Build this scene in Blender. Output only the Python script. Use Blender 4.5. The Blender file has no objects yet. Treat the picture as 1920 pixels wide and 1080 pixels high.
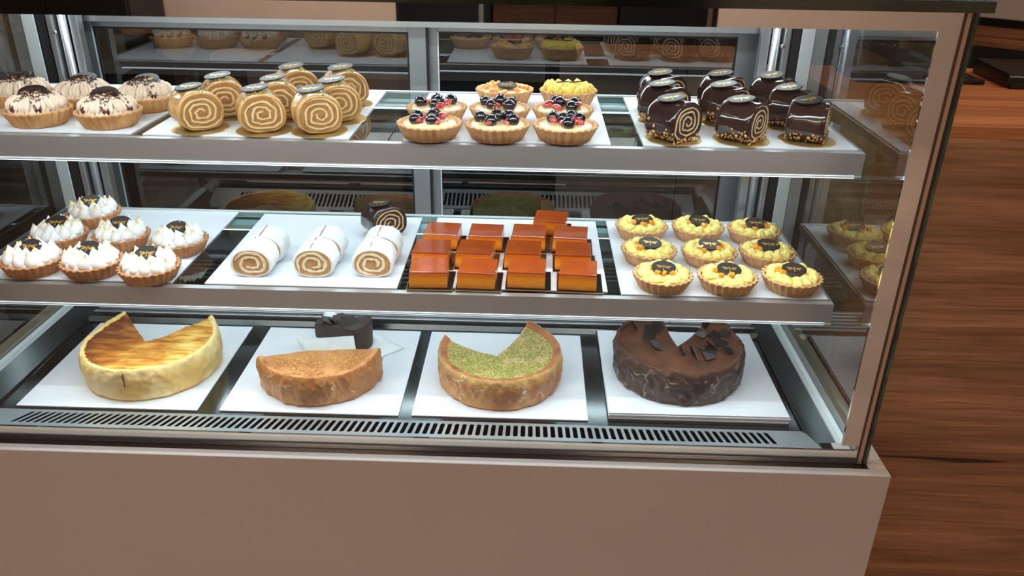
import bpy, bmesh, math, random
from mathutils import Vector, Matrix, Euler, noise as mn
random.seed(7)
sc = bpy.context.scene
COL = sc.collection
PI = math.pi
sin, cos = math.sin, math.cos
EYE = 1.45                                     # camera height above the floor
def Z(z): return EYE + z                       # heights below are noted relative to the eye
def lin(c):
    return tuple((v / 255 / 12.92 if v / 255 <= .04045 else ((v / 255 + .055) / 1.055) ** 2.4) for v in c)

# ------------------------------------------------------------------ camera, world, lights, exposure
cam_d = bpy.data.cameras.new('camera'); cam_d.sensor_width = 36; cam_d.lens = 28.486; cam_d.clip_start = .05
cam = bpy.data.objects.new('camera', cam_d); COL.objects.link(cam)
_r = Vector((0.9994580917, 0.0297524107, 0.0140825034)); _u = Vector((-0.0255893878, 0.4331723003, 0.9009478017))
_f = Vector((-0.0207052186, 0.9008199333, -0.4336989067))
cam.matrix_world = Matrix(((_r.x, _u.x, -_f.x, 0), (_r.y, _u.y, -_f.y, 0), (_r.z, _u.z, -_f.z, EYE), (0, 0, 0, 1)))
sc.camera = cam
sc.view_settings.view_transform = 'Standard'; sc.view_settings.look = 'None'
sc.view_settings.gamma = 1; sc.view_settings.use_curve_mapping = False
sc.view_settings.exposure = 0.0
sc.cycles.max_bounces = 10; sc.cycles.diffuse_bounces = 4; sc.cycles.glossy_bounces = 6
sc.cycles.transmission_bounces = 6; sc.cycles.transparent_max_bounces = 32
sc.cycles.sample_clamp_indirect = 4.0; sc.cycles.caustics_reflective = False; sc.cycles.caustics_refractive = False
wd = bpy.data.worlds.new('room_air'); sc.world = wd; wd.use_nodes = True
wd.node_tree.nodes['Background'].inputs[0].default_value = (.9, .72, .6, 1)
wd.node_tree.nodes['Background'].inputs[1].default_value = .02
WARM = (1.0, .77, .625); COOL = (.81, .945, 1.0)
def area(name, loc, sx, sy, power, color, direction, spread=180):
    l = bpy.data.lights.new(name, 'AREA'); l.shape = 'RECTANGLE'; l.size = sx; l.size_y = sy
    l.energy = power; l.color = color; l.spread = math.radians(spread)
    o = bpy.data.objects.new(name, l); COL.objects.link(o); o.location = loc
    o.rotation_euler = Vector(direction).to_track_quat('-Z', 'Y').to_euler()
    return o
# room: warm ceiling panels
ROOM = .29
for i, (x, y, pw) in enumerate(((-1.3, -2.4, 98), (1.0, -2.4, 98), (1.75, 1.55, 36), (-1.3, .3, 24), (-.3, 3.2, 8))):  # the lamp near the left partition is added to brighten its boards
    area('ceiling_lamp_light', (x, y, 2.83), 1.1, .5, pw * ROOM, WARM, (0, 0, -1))
# cool LED strips of the case
LX, LL = -.246, 1.5
area('led_light_top_rear', (LX, 1.652, Z(-.1445)), LL, .034, 5.5, COOL, (0, -.35, -1))
area('led_light_top_front', (LX, 1.140, Z(-.1485)), LL, .010, 3.6, COOL, (0, .22, -1))
area('led_light_shelf_rear', (LX, 1.615, Z(-.3845)), LL, .012, 2.6, COOL, (0, -.25, -1))
area('led_light_shelf_front', (LX, 1.285, Z(-.4025)), LL, .012, 2.2, COOL, (0, .35, -1))
area('led_light_lower_rear', (LX, 1.615, Z(-.6535)), LL, .012, 1.7, COOL, (0, -.25, -1))
area('led_light_lower_front', (LX, 1.285, Z(-.6715)), LL, .012, 1.7, COOL, (0, .05, -1))

# ------------------------------------------------------------------ materials
_mats = {}
def mat(name, c, rough=.5, metal=0., c2=None, scale=20., stretch=(1, 1, 1), lo=.4, hi=.6, detail=4., bump=0., bscale=None,
        coat=0., sss=0., sssr=.005, spec=.5, emit=None, estr=0., aniso_dir=None):
    if name in _mats: return _mats[name]
    m = bpy.data.materials.new(name); m.use_nodes = True; _mats[name] = m
    nt = m.node_tree; N = nt.nodes; L = nt.links
    b = N['Principled BSDF']
    b.inputs['Base Color'].default_value = (*lin(c), 1)
    b.inputs['Roughness'].default_value = rough; b.inputs['Metallic'].default_value = metal
    b.inputs['Specular IOR Level'].default_value = spec
    b.inputs['Coat Weight'].default_value = coat; b.inputs['Coat Roughness'].default_value = .08
    if sss:
        b.inputs['Subsurface Weight'].default_value = sss; b.inputs['Subsurface Scale'].default_value = sssr
        b.inputs['Subsurface Radius'].default_value = (1, .5, .25)
    if emit:
        b.inputs['Emission Color'].default_value = (*lin(emit), 1); b.inputs['Emission Strength'].default_value = estr
    if c2 is not None or bump:
        tc = N.new('ShaderNodeTexCoord'); mp = N.new('ShaderNodeMapping'); mp.inputs['Scale'].default_value = stretch
        L.new(tc.outputs['Object'], mp.inputs['Vector'])
    if c2 is not None:
        n = N.new('ShaderNodeTexNoise'); n.inputs['Scale'].default_value = scale; n.inputs['Detail'].default_value = detail
        L.new(mp.outputs[0], n.inputs['Vector'])
        r = N.new('ShaderNodeValToRGB'); r.color_ramp.elements[0].position = lo; r.color_ramp.elements[1].position = hi
        r.color_ramp.elements[0].color = (*lin(c), 1); r.color_ramp.elements[1].color = (*lin(c2), 1)
        L.new(n.outputs['Fac'], r.inputs[0]); L.new(r.outputs[0], b.inputs['Base Color'])
    if bump:
        n2 = N.new('ShaderNodeTexNoise'); n2.inputs['Scale'].default_value = bscale or scale; n2.inputs['Detail'].default_value = 5
        L.new(mp.outputs[0], n2.inputs['Vector'])
        bp = N.new('ShaderNodeBump'); bp.inputs['Strength'].default_value = 1; bp.inputs['Distance'].default_value = bump
        L.new(n2.outputs['Fac'], bp.inputs['Height']); L.new(bp.outputs[0], b.inputs['Normal'])
    return m

def zramp(name, stops, rough=.4, axis='Z', nscale=60, namt=.004, coat=0., sss=0., spec=.5, bump=0.):
    """colour that belongs to the food itself, changing along one axis of the object (baked tips, custard layers)"""
    if name in _mats: return _mats[name]
    m = bpy.data.materials.new(name); m.use_nodes = True; _mats[name] = m
    nt = m.node_tree; N = nt.nodes; L = nt.links; b = N['Principled BSDF']
    b.inputs['Roughness'].default_value = rough; b.inputs['Coat Weight'].default_value = coat; b.inputs['Specular IOR Level'].default_value = spec
    b.inputs['Coat Roughness'].default_value = .06
    if sss:
        b.inputs['Subsurface Weight'].default_value = sss; b.inputs['Subsurface Scale'].default_value = .006
        b.inputs['Subsurface Radius'].default_value = (1, .5, .2)
    tc = N.new('ShaderNodeTexCoord'); sp = N.new('ShaderNodeSeparateXYZ'); L.new(tc.outputs['Object'], sp.inputs[0])
    n = N.new('ShaderNodeTexNoise'); n.inputs['Scale'].default_value = nscale; L.new(tc.outputs['Object'], n.inputs['Vector'])
    ma = N.new('ShaderNodeMath'); ma.operation = 'MULTIPLY_ADD'; L.new(n.outputs['Fac'], ma.inputs[0]); ma.inputs[1].default_value = namt
    L.new(sp.outputs[axis], ma.inputs[2])
    z0, z1 = stops[0][0], stops[-1][0]
    mr = N.new('ShaderNodeMapRange'); mr.inputs['From Min'].default_value = z0 + namt * .5; mr.inputs['From Max'].default_value = z1 + namt * .5
    L.new(ma.outputs[0], mr.inputs['Value'])
    r = N.new('ShaderNodeValToRGB'); L.new(mr.outputs[0], r.inputs[0])
    els = r.color_ramp.elements
    while len(els) < len(stops): els.new(.5)
    for e, (z, c) in zip(els, stops):
        e.position = (z - z0) / (z1 - z0); e.color = (*lin(c), 1)
    L.new(r.outputs[0], b.inputs['Base Color'])
    if bump:
        bp = N.new('ShaderNodeBump'); bp.inputs['Distance'].default_value = bump; L.new(n.outputs['Fac'], bp.inputs['Height']); L.new(bp.outputs[0], b.inputs['Normal'])
    return m

def glass(name, tint=(1, 1, 1), k=1.0, ior=1.5, rough=0.0):
    m = bpy.data.materials.new(name); m.use_nodes = True
    nt = m.node_tree; N = nt.nodes; L = nt.links; N.remove(N['Principled BSDF'])
    out = N['Material Output']
    t = N.new('ShaderNodeBsdfTransparent'); t.inputs[0].default_value = (*tint, 1)
    g = N.new('ShaderNodeBsdfGlossy'); g.inputs['Roughness'].default_value = rough; g.inputs[0].default_value = (1, 1, 1, 1)
    f = N.new('ShaderNodeFresnel'); f.inputs['IOR'].default_value = ior
    ge = N.new('ShaderNodeNewGeometry')
    s = N.new('ShaderNodeMath'); s.operation = 'SUBTRACT'; s.inputs[0].default_value = 1; L.new(ge.outputs['Backfacing'], s.inputs[1])
    p = N.new('ShaderNodeMath'); p.operation = 'MULTIPLY'; L.new(f.outputs[0], p.inputs[0]); p.inputs[1].default_value = k
    q = N.new('ShaderNodeMath'); q.operation = 'MULTIPLY'; q.use_clamp = True; L.new(p.outputs[0], q.inputs[0]); L.new(s.outputs[0], q.inputs[1])
    mx = N.new('ShaderNodeMixShader'); L.new(q.outputs[0], mx.inputs[0]); L.new(t.outputs[0], mx.inputs[1]); L.new(g.outputs[0], mx.inputs[2])
    L.new(mx.outputs[0], out.inputs['Surface'])
    return m

def wood(name, base, dark, scale=1.0, rough=.42):
    m = bpy.data.materials.new(name); m.use_nodes = True
    nt = m.node_tree; N = nt.nodes; L = nt.links; b = N['Principled BSDF']; b.inputs['Roughness'].default_value = rough
    tc = N.new('ShaderNodeTexCoord')
    def nz(st, sca, det, dist=0.):
        mp = N.new('ShaderNodeMapping'); mp.inputs['Scale'].default_value = st; L.new(tc.outputs['Object'], mp.inputs['Vector'])
        n = N.new('ShaderNodeTexNoise'); n.inputs['Scale'].default_value = sca * scale; n.inputs['Detail'].default_value = det; n.inputs['Distortion'].default_value = dist
        L.new(mp.outputs[0], n.inputs['Vector']); return n.outputs['Fac']
    a = nz((.55, 5, 5), 2.2, 6, 1.4); c = nz((1.6, 46, 46), 3.0, 6, .8); d = nz((.8, 7.5, 7.5), 1.5, 3, .9)
    r1 = N.new('ShaderNodeValToRGB'); e = r1.color_ramp.elements; e[0].position = .33; e[1].position = .68
    e[0].color = (*lin(dark), 1); e[1].color = (*lin(base), 1); L.new(a, r1.inputs[0])
    r2 = N.new('ShaderNodeValToRGB'); e = r2.color_ramp.elements; e[0].position = .34; e[1].position = .64; e[0].color = (.62, .57, .54, 1); e[1].color = (1, 1, 1, 1); L.new(c, r2.inputs[0])
    r3 = N.new('ShaderNodeValToRGB'); e = r3.color_ramp.elements; e[0].position = .262; e[1].position = .276; e[0].color = (.12, .09, .08, 1); e[1].color = (1, 1, 1, 1); L.new(d, r3.inputs[0])
    m1 = N.new('ShaderNodeMix'); m1.data_type = 'RGBA'; m1.blend_type = 'MULTIPLY'; m1.inputs[0].default_value = 1
    L.new(r1.outputs[0], m1.inputs['A']); L.new(r2.outputs[0], m1.inputs['B'])
    m2 = N.new('ShaderNodeMix'); m2.data_type = 'RGBA'; m2.blend_type = 'MULTIPLY'; m2.inputs[0].default_value = 1
    L.new(m1.outputs['Result'], m2.inputs['A']); L.new(r3.outputs[0], m2.inputs['B'])
    L.new(m2.outputs['Result'], b.inputs['Base Color'])
    bp = N.new('ShaderNodeBump'); bp.inputs['Distance'].default_value = .0006; L.new(c, bp.inputs['Height']); L.new(bp.outputs[0], b.inputs['Normal'])
    return m

def brushed(name, c, rough=.3, stretch=(2, 200, 200), amt=.12):
    m = mat(name, c, rough, 1.0, bump=.00003, bscale=4., stretch=stretch)
    return m

STEEL = brushed('brushed_steel', (178, 184, 188), .26)
STEELD = brushed('dark_polished_steel', (74, 78, 78), .26)
STEELM = brushed('deck_steel', (92, 97, 98), .16)
ALU = mat('satin_aluminium', (186, 190, 194), .34, .9)
ALUP = mat('pale_aluminium', (214, 222, 224), .45, .35)
PROFILE = mat('shelf_front_aluminium', (190, 188, 188), .36, .7, bump=.00003, bscale=4., stretch=(2, 200, 200))
MIRROR = mat('mirror_silver', (244, 236, 232), .02, 1.0)
BLACK = mat('black_rubber', (14, 14, 15), .5)
DARKV = mat('dark_void', (9, 10, 11), .7)
WHITEP = mat('white_lacquer', (192, 184, 179), .42, c2=(189, 181, 176), scale=3)
BOARD = mat('white_cake_board_paper', (224, 227, 233), .42, c2=(219, 222, 229), scale=12)
BOARDE = mat('grey_board_edge', (150, 146, 132), .7)
SPACER = mat('champagne_spacer', (214, 178, 150), .3, .6)
SPACERD = mat('bronze_spacer', (96, 74, 60), .35, .5)
GEDGE = mat('green_glass_edge', (64, 92, 66), .15, c2=(22, 40, 26), scale=14, stretch=(1, 1, 1), spec=.8)
GEDGEB = mat('dark_green_glass_edge', (52, 62, 40), .15, c2=(14, 20, 14), scale=4, spec=.9)
G_FRONT = glass('clear_front_glass', (.97, .985, .98), .55)
G_SIDE = glass('clear_side_glass', (.86, .88, .85), 1.7)
G_SIDE2 = glass('clear_outer_side_glass', (.94, .95, .93), .6)
G_DOOR = glass('sliding_door_glass', (.70, .74, .76), 2.9)
G_SHELF = glass('shelf_glass', (.80, .90, .90), 1.3)
G_TOP = glass('top_glass', (.9, .95, .92), 1.0)
LEDM = mat('led_lens', (235, 245, 255), .5, emit=(225, 242, 255), estr=3.0)
LEDM2 = mat('bright_led_lens', (235, 245, 255), .5, emit=(225, 242, 255), estr=6.0)
WOODM = wood('walnut_laminate', (198, 146, 106), (146, 100, 69))
WOODT = wood('walnut_lit_top', (236, 160, 100), (190, 118, 70))  # same walnut as the front, ceiling light on the top put into its colour
WOODL = wood('light_wood_ply', (190, 132, 84), (142, 94, 58))

# ------------------------------------------------------------------ mesh helpers
class MB:
    def __init__(s): s.v = []; s.f = []
    def box(s, x0, x1, y0, y1, z0, z1, M=None):
        n = len(s.v)
        p = [(x0, y0, z0), (x1, y0, z0), (x1, y1, z0), (x0, y1, z0), (x0, y0, z1), (x1, y0, z1), (x1, y1, z1), (x0, y1, z1)]
        if M is not None: p = [tuple(M @ Vector(q)) for q in p]
        s.v += p
        s.f += [tuple(n + i for i in q) for q in ((3, 2, 1, 0), (4, 5, 6, 7), (0, 1, 5, 4), (1, 2, 6, 5), (2, 3, 7, 6), (3, 0, 4, 7))]
        return s
    def prism(s, pts, axis, a, b):
        """extrude a closed 2-D outline along an axis"""
        n = len(s.v); k = len(pts)
        for t in (a, b):
            for (p, q) in pts:
                s.v.append((t, p, q) if axis == 'x' else (p, t, q) if axis == 'y' else (p, q, t))
        s.f.append(tuple(n + i for i in reversed(range(k)))); s.f.append(tuple(n + k + i for i in range(k)))
        for i in range(k):
            j = (i + 1) % k; s.f.append((n + i, n + j, n + k + j, n + k + i))
        return s
    def rings(s, rings, close=True, cap0=False, cap1=False, M=None):
        n = len(s.v); k = len(rings[0])
        for r in rings: s.v += [tuple(M @ Vector(q)) if M is not None else tuple(q) for q in r]
        for a in range(len(rings) - 1):
            for i in range(k if close else k - 1):
                j = (i + 1) % k
                s.f.append((n + a * k + i, n + a * k + j, n + (a + 1) * k + j, n + (a + 1) * k + i))
        if cap0: s.f.append(tuple(n + i for i in reversed(range(k))))
        if cap1: s.f.append(tuple(n + (len(rings) - 1) * k + i for i in range(k)))
        return s
    def mesh(s, name, m, smooth=False, recalc=True):
        me = bpy.data.meshes.new(name); me.from_pydata(s.v, [], s.f); me.validate()
        if recalc:
            bm = bmesh.new(); bm.from_mesh(me); bmesh.ops.recalc_face_normals(bm, faces=bm.faces); bm.to_mesh(me); bm.free()
        if smooth:
            for p in me.polygons: p.use_smooth = True
        if m: me.materials.append(m)
        return me
def lathe(prof, seg, rad=None):
    """rings around z from (r, z) profile; rad(theta, r, z, k) may change the radius"""
    R = []
    for k, (r, z) in enumerate(prof):
        ring = []
        for i in range(seg):
            t = 2 * PI * i / seg
            rr = rad(t, r, z, k) if rad else r
            if isinstance(rr, tuple): rr, zz = rr
            else: zz = z
            ring.append((rr * cos(t), rr * sin(t), zz))
        R.append(ring)
    return R
def link(name, me, parent=None, loc=(0, 0, 0), rot=(0, 0, 0), scale=(1, 1, 1), bevel=0, autosmooth=False):
    o = bpy.data.objects.new(name, me); COL.objects.link(o)
    o.location = loc; o.rotation_euler = rot; o.scale = scale
    if parent is not None: o.parent = parent
    if bevel:
        b = o.modifiers.new('bevel', 'BEVEL'); b.width = bevel; b.segments = 2; b.limit_method = 'ANGLE'
    return o
def thing(name, label, cat, loc=(0, 0, 0), rz=0, group=None):
    o = bpy.data.objects.new(name, None); COL.objects.link(o); o.empty_display_size = .03
    o.location = loc; o.rotation_euler = (0, 0, rz); o['label'] = label; o['category'] = cat
    if group: o['group'] = group
    return o
def tag(o, label, cat, group=None):
    o['label'] = label; o['category'] = cat
    if group: o['group'] = group
    return o
def struct(o): o['kind'] = 'structure'; return o
def bx(name, x0, x1, y0, y1, z0, z1, m, parent=None, bevel=0):
    """a box part placed in scene coordinates (z relative to the eye)"""
    cx, cy, cz = (x0 + x1) / 2, (y0 + y1) / 2, (z0 + z1) / 2
    hx, hy, hz = abs(x1 - x0) / 2, abs(y1 - y0) / 2, abs(z1 - z0) / 2
    me = MB().box(-hx, hx, -hy, hy, -hz, hz).mesh(name, m)
    o = link(name, me, None, (cx, cy, Z(cz)), bevel=bevel)
    if parent is not None:
        o.parent = parent; o.matrix_parent_inverse = Matrix.Translation(-Vector(parent.location))
    return o
def fb(x, y, z, s, o=3): return mn.fractal(Vector((x * s, y * s, z * s)), 1.0, 2.0, o)

# ------------------------------------------------------------------ room shell
WALLM = mat('warm_white_plaster', (246, 238, 232), .8, c2=(242, 233, 227), scale=4)
struct(bx('floor', -4, 4, -3.2, 4.2, -1.50, -1.45, mat('pale_floor_tile', (206, 194, 186), .45, c2=(196, 184, 176), scale=3)))
struct(bx('ceiling', -4, 4, -3.2, 4.2, 1.45, 1.50, WALLM))
struct(bx('wall_front', -4, 4, -3.2, -3.1, -1.45, 1.45, WALLM))
struct(bx('wall_back', -4, 4, 4.1, 4.2, -1.45, 1.45, mat('charcoal_wall', (40, 38, 38), .7)))
struct(bx('wall_left', -4.1, -4, -3.2, 4.2, -1.45, 1.45, mat('olive_brown_wall', (120, 98, 74), .7)))
struct(bx('wall_right', 4, 4.1, -3.2, 4.2, -1.45, 1.45, mat('brown_wall', (92, 66, 50), .7)))
for x, y, w in ((-1.3, -2.4, 'left of the two by the front wall'), (1.0, -2.4, 'right of the two by the front wall'), (1.75, 1.55, 'above the walnut counter'), (-1.3, .3, 'added to brighten the wooden partition'), (-.3, 3.2, 'above the dark back counter')):
    t = thing('ceiling_lamp', 'flat warm ceiling panel lamp, ' + w, 'lamp', (x, y, Z(1.40)), 0, 'ceiling panel lamps')
    me = MB(); me.box(-.58, .58, -.28, -.25, -.02, .05); me.box(-.58, .58, .25, .28, -.02, .05); me.box(-.58, -.55, -.25, .25, -.02, .05); me.box(.55, .58, -.25, .25, -.02, .05)
    link('lamp_frame', me.mesh('lamp_frame', WHITEP), t)
    link('diffuser', MB().box(-.55, .55, -.25, .25, 0, .01).mesh('diffuser', mat('lamp_diffuser', (255, 240, 225), .6, emit=(255, 214, 184), estr=2.0)), t)

# ------------------------------------------------------------------ the display case
XL, XR = -1.045, .558                  # inner faces of the side glass
case = thing('display_case', 'glass refrigerated cake display case with white base and mirrored borders', 'display case', (-.246, 1.45, 0))
bx('plinth', -1.07, .58, 1.13, 1.84, -1.45, -1.37, BLACK, case)
bx('base_front_panel', -1.094, .606, 1.088, 1.1065, -1.37, -.851, WHITEP, case, bevel=.0012)
for x0, x1 in ((-1.094, -1.064), (.577, .606)):
    bx('base_side_panel', x0, x1, 1.107, 1.86, -1.37, -.8515, WHITEP, case, bevel=.0012)
bx('base_body', -1.06, .575, 1.12, 1.85, -1.37, -.905, DARKV, case)
bx('glass_channel', -1.06, .5765, 1.1068, 1.1265, -.88, -.8535, mat('black_channel', (34, 28, 26), .18, spec=.7), case)
# mirrored border behind the front glass
for n, (x0, x1, z0, z1) in enumerate(((XL, XR, -.8525, -.8265), (XL, XR, -.150, -.1245), (XR - .0285, XR - .0005, -.8165, -.150), (XL, XL + .0285, -.8165, -.150))):
    bx('mirror_border', x0, x1, 1.1215, 1.1255, z0, z1, MIRROR, case)
bx('front_glass', -1.062, .5765, 1.1125, 1.1195, -.853, -.1245, G_FRONT, case)
# right and left insulated side panes with their spacer strips
for sx, x in ((1, XR), (-1, XL)):
    a = lambda u, v: (x + sx * u, x + sx * v)
    p = a(0, .004); bx('side_glass', min(p), max(p), 1.132, 1.80, -.852, -.1245, G_SIDE, case)
    p = a(.0145, .0185); bx('side_glass', min(p), max(p), 1.132, 1.80, -.852, -.1245, G_SIDE2, case)
    p = a(-.0003, .0035); bx('bronze_seal_strip', min(p), max(p), 1.1212, 1.1315, -.852, -.1245, SPACERD, case)
    p = a(.0037, .0095); bx('spacer_strip', min(p), max(p), 1.1205, 1.1315, -.852, -.1245, SPACER, case)
    p = a(.0098, .0135); bx('black_seal_strip', min(p), max(p), 1.1205, 1.1315, -.852, -.1245, BLACK, case)
    p = a(.0137, .0186); bx('glass_edge_strip', min(p), max(p), 1.1198, 1.1315, -.852, -.1245, GEDGE, case)
bx('top_glass', -1.07, .5815, 1.1005, 1.85, -.1235, -.1105, G_TOP, case)
bx('top_glass_edge', -1.07, .5835, 1.0985, 1.1003, -.1238, -.1102, GEDGEB, case)
bx('top_glass_edge', .5817, .5835, 1.1005, 1.85, -.1238, -.1102, GEDGEB, case)
bx('led_housing', -1.03, .525, 1.128, 1.17, -.1425, -.1255, ALUP, case)
bx('led_lens', -1.02, .52, 1.132, 1.146, -.1475, -.1428, LEDM2, case)
bx('led_housing', -.99, .50, 1.63, 1.672, -.1385, -.1255, ALUP, case)
bx('led_lens', -.985, .495, 1.64, 1.668, -.1432, -.1388, LEDM2, case)
# rear uprights and sliding doors
MX = -.487                                 # mirror: right = MX - left
def pair(name, x0, x1, y0, y1, z0, z1, m, bevel=0):
    bx(name, x0, x1, y0, y1, z0, z1, m, case, bevel); bx(name, MX - x1, MX - x0, y0, y1, z0, z1, m, case, bevel)
pair('corner_trim', -1.0445, -1.020, 1.690, 1.694, -.872, -.1245, ALUP)
pair('corner_trim_back', -1.0445, -1.003, 1.697, 1.80, -.872, -.1245, BLACK)
pair('shelf_upright', -1.0015, -.988, 1.70, 1.735, -.872, -.1245, ALU, .002)
pair('upright_slot', -.9879, -.9845, 1.712, 1.735, -.872, -.1245, BLACK)
for x in (-.9755, MX + .9755):
    R = [[(x + .0085 * cos(t * PI / 8), 1.715 + .0085 * sin(t * PI / 8), Z(z)) for t in range(16)] for z in (-.872, -.1245)]
    o = link('round_upright', MB().rings(R, cap0=True, cap1=True).mesh('round_upright', ALU, True)); o.parent = case; o.matrix_parent_inverse = Matrix.Translation(-case.location)
for sx in (-.9865, MX + .9865):
    o = link('upright_screw', MB().rings(lathe([(0.0001, -.003), (.0045, -.0025), (.005, 0), (.004, .002)], 14), cap1=True).mesh('upright_screw', STEEL, True), None, (sx, 1.6985, Z(-.262)), (PI / 2, 0, 0))
    o.parent = case; o.matrix_parent_inverse = Matrix.Translation(-case.location)
pair('upright_jamb', -.966, -.9485, 1.722, 1.745, -.872, -.1245, ALU, .001)
bx('rear_header', -1.0, .513, 1.76, 1.782, -.247, -.1245, ALU, case)
DOORF = mat('door_frame_aluminium', (150, 154, 158), .4, .75)
def door(x0, x1, y, wl, wr):
    d = MB(); z0, z1 = -.93, -.135
    o = bx('sliding_door', x0, x0 + wl, y, y + .016, z0, z1, DOORF, case, .001)
    bx2 = lambda n, a, b, c, d_, m: bx(n, a, b, y, y + .016, c, d_, m, case, .001)
    o.name = 'door_stile'
    bx2('door_stile', x1 - wr, x1, z0, z1, DOORF)
    bx2('door_top_rail', x0 + wl, x1 - wr, -.262, z1, DOORF); bx2('door_bottom_rail', x0 + wl, x1 - wr, z0, -.90, DOORF)
    g = BLACK
    bx('door_gasket', x0 + wl, x0 + wl + .003, y - .001, y, -.90, -.262, ALUP, case)
    bx('door_glass', x0 + wl, x1 - wr, y + .006, y + .010, -.90, -.262, G_DOOR, case)
    bx('door_gasket', x0 + wl + .003, x1 - wr, y - .001, y + .002, -.265, -.262, g, case)
    bx('door_gasket', x1 - wr - .003, x1 - wr, y - .001, y + .002, -.90, -.265, g, case)
door(-.994, -.234, 1.787, .038, .038)
door(-.2335, .484, 1.806, .022, .050)
bx('door_seam', -.2338, -.2295, 1.788, 1.804, -.93, -.135, BLACK, case)
# lower deck: tray, sloping gutters, lips, tracks
bx('deck_tray', -.995, .512, 1.235, 1.60, -.884, -.8765, STEELM, case)
for k in range(6):
    y = 1.628 + k * .021
    bx('door_track', -1.0, .513, y, y + .011, -.885, -.869 - k * .002, ALU, case, .002)
bx('track_bed', -1.0, .513, 1.618, 1.80, -.89, -.883, STEELD, case)
me = MB().prism([(1.592, -.8765), (1.598, -.866), (1.604, -.866), (1.612, -.872), (1.620, -.872), (1.620, -.884), (1.592, -.884)], 'x', -.995, .512)
o = link('deck_rear_fold', me.mesh('deck_rear_fold', STEELD), None, (0, 0, EYE)); o.parent = case; o.matrix_parent_inverse = Matrix.Translation(-case.location)
for sx in (0, 1):
    f = (lambda v: v) if sx else (lambda v: MX - v)
    pts = [(f(.5065), -.8768), (f(.5085), -.8725), (f(.511), -.8725), (f(.540), -.846), (f(.540), -.884), (f(.5065), -.884)]
    o = link('side_gutter', MB().prism(pts, 'y', 1.168, 1.69).mesh('side_gutter', STEELD), None, (0, 0, EYE)); o.parent = case; o.matrix_parent_inverse = Matrix.Translation(-case.location)
    pts = [(f(.5402), -.850), (f(.5425), -.8445), (f(.550), -.8435), (f(.5575), -.8405), (f(.5575), -.884), (f(.5402), -.884)]
    o = link('glass_lip', MB().prism(pts, 'y', 1.166, 1.69).mesh('glass_lip', ALUP), None, (0, 0, EYE)); o.parent = case; o.matrix_parent_inverse = Matrix.Translation(-case.location)
    x0, x1 = sorted((f(.5305), f(.5575)))
    bx('corner_ledge', x0, x1, 1.1262, 1.165, -.86, -.8425, WHITEP, case)
# vent grille: a sloping steel plate with rounded slots cut through it
def vent():
    x0, x1, L, th = -1.005, .511, .098, .0012
    n = 102; sx0, sx1 = -.9115, .4365; pitch = (sx1 - sx0) / (n - 1); w = .0041; a, b = .017, .084
    s = MB(); V = {}
    def vt(x, y, z=0):
        k = (round(x, 5), round(y, 5), z)
        if k not in V: V[k] = len(s.v); s.v.append((x, y, z))
        return V[k]
    for z in (0, -th):
        s.f.append(tuple(vt(x, y, z) for x, y in ((x0, 0), (sx0 - pitch / 2, 0), (sx0 - pitch / 2, L), (x0, L))))
        s.f.append(tuple(vt(x, y, z) for x, y in ((sx1 + pitch / 2, 0), (x1, 0), (x1, L), (sx1 + pitch / 2, L))))
    for i in range(n):
        c = sx0 + i * pitch; l, r = c - pitch / 2, c + pitch / 2
        hole = [(c - w, a + w), (c - w * .7, a + w * .3), (c, a), (c + w * .7, a + w * .3), (c + w, a + w), (c + w, b - w), (c + w * .7, b - w * .3), (c, b), (c - w * .7, b - w * .3), (c - w, b - w)]
        for z in (0, -th):
            h = [vt(x, y, z) for x, y in hole]
            A, B, C_, D = (vt(l, 0, z), vt(r, 0, z), vt(r, L, z), vt(l, L, z))
            s.f += [(A, B, h[3], h[2], h[1]), (h[4], h[3], B), (B, C_, h[5], h[4]), (C_, D, h[7], h[6], h[5]), (D, h[8], h[7]), (D, h[9], h[8]), (D, A, h[0], h[9]), (A, h[1], h[0])]
        for j in range(10):
            p, q = hole[j], hole[(j + 1) % 10]
            s.f.append((vt(*p, 0), vt(*q, 0), vt(*q, -th), vt(*p, -th)))
    return s.mesh('vent_grille', mat('vent_steel', (198, 206, 210), .34, .75), recalc=False)
vg = link('vent_grille', vent(), None, (0, 1.150, Z(-.8445)), (math.atan2(-.0315, .094), 0, 0)); vg.parent = case; vg.matrix_parent_inverse = Matrix.Translation(-case.location)
bx('vent_front_rim', -1.005, .540, 1.142, 1.152, -.884, -.8462, STEEL, case)
bx('vent_duct', -1.0, .50, 1.155, 1.234, -.99, -.925, DARKV, case)
bx('vent_end_plate', .5112, .5395, 1.150, 1.168, -.884, -.8455, STEELD, case)

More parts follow.
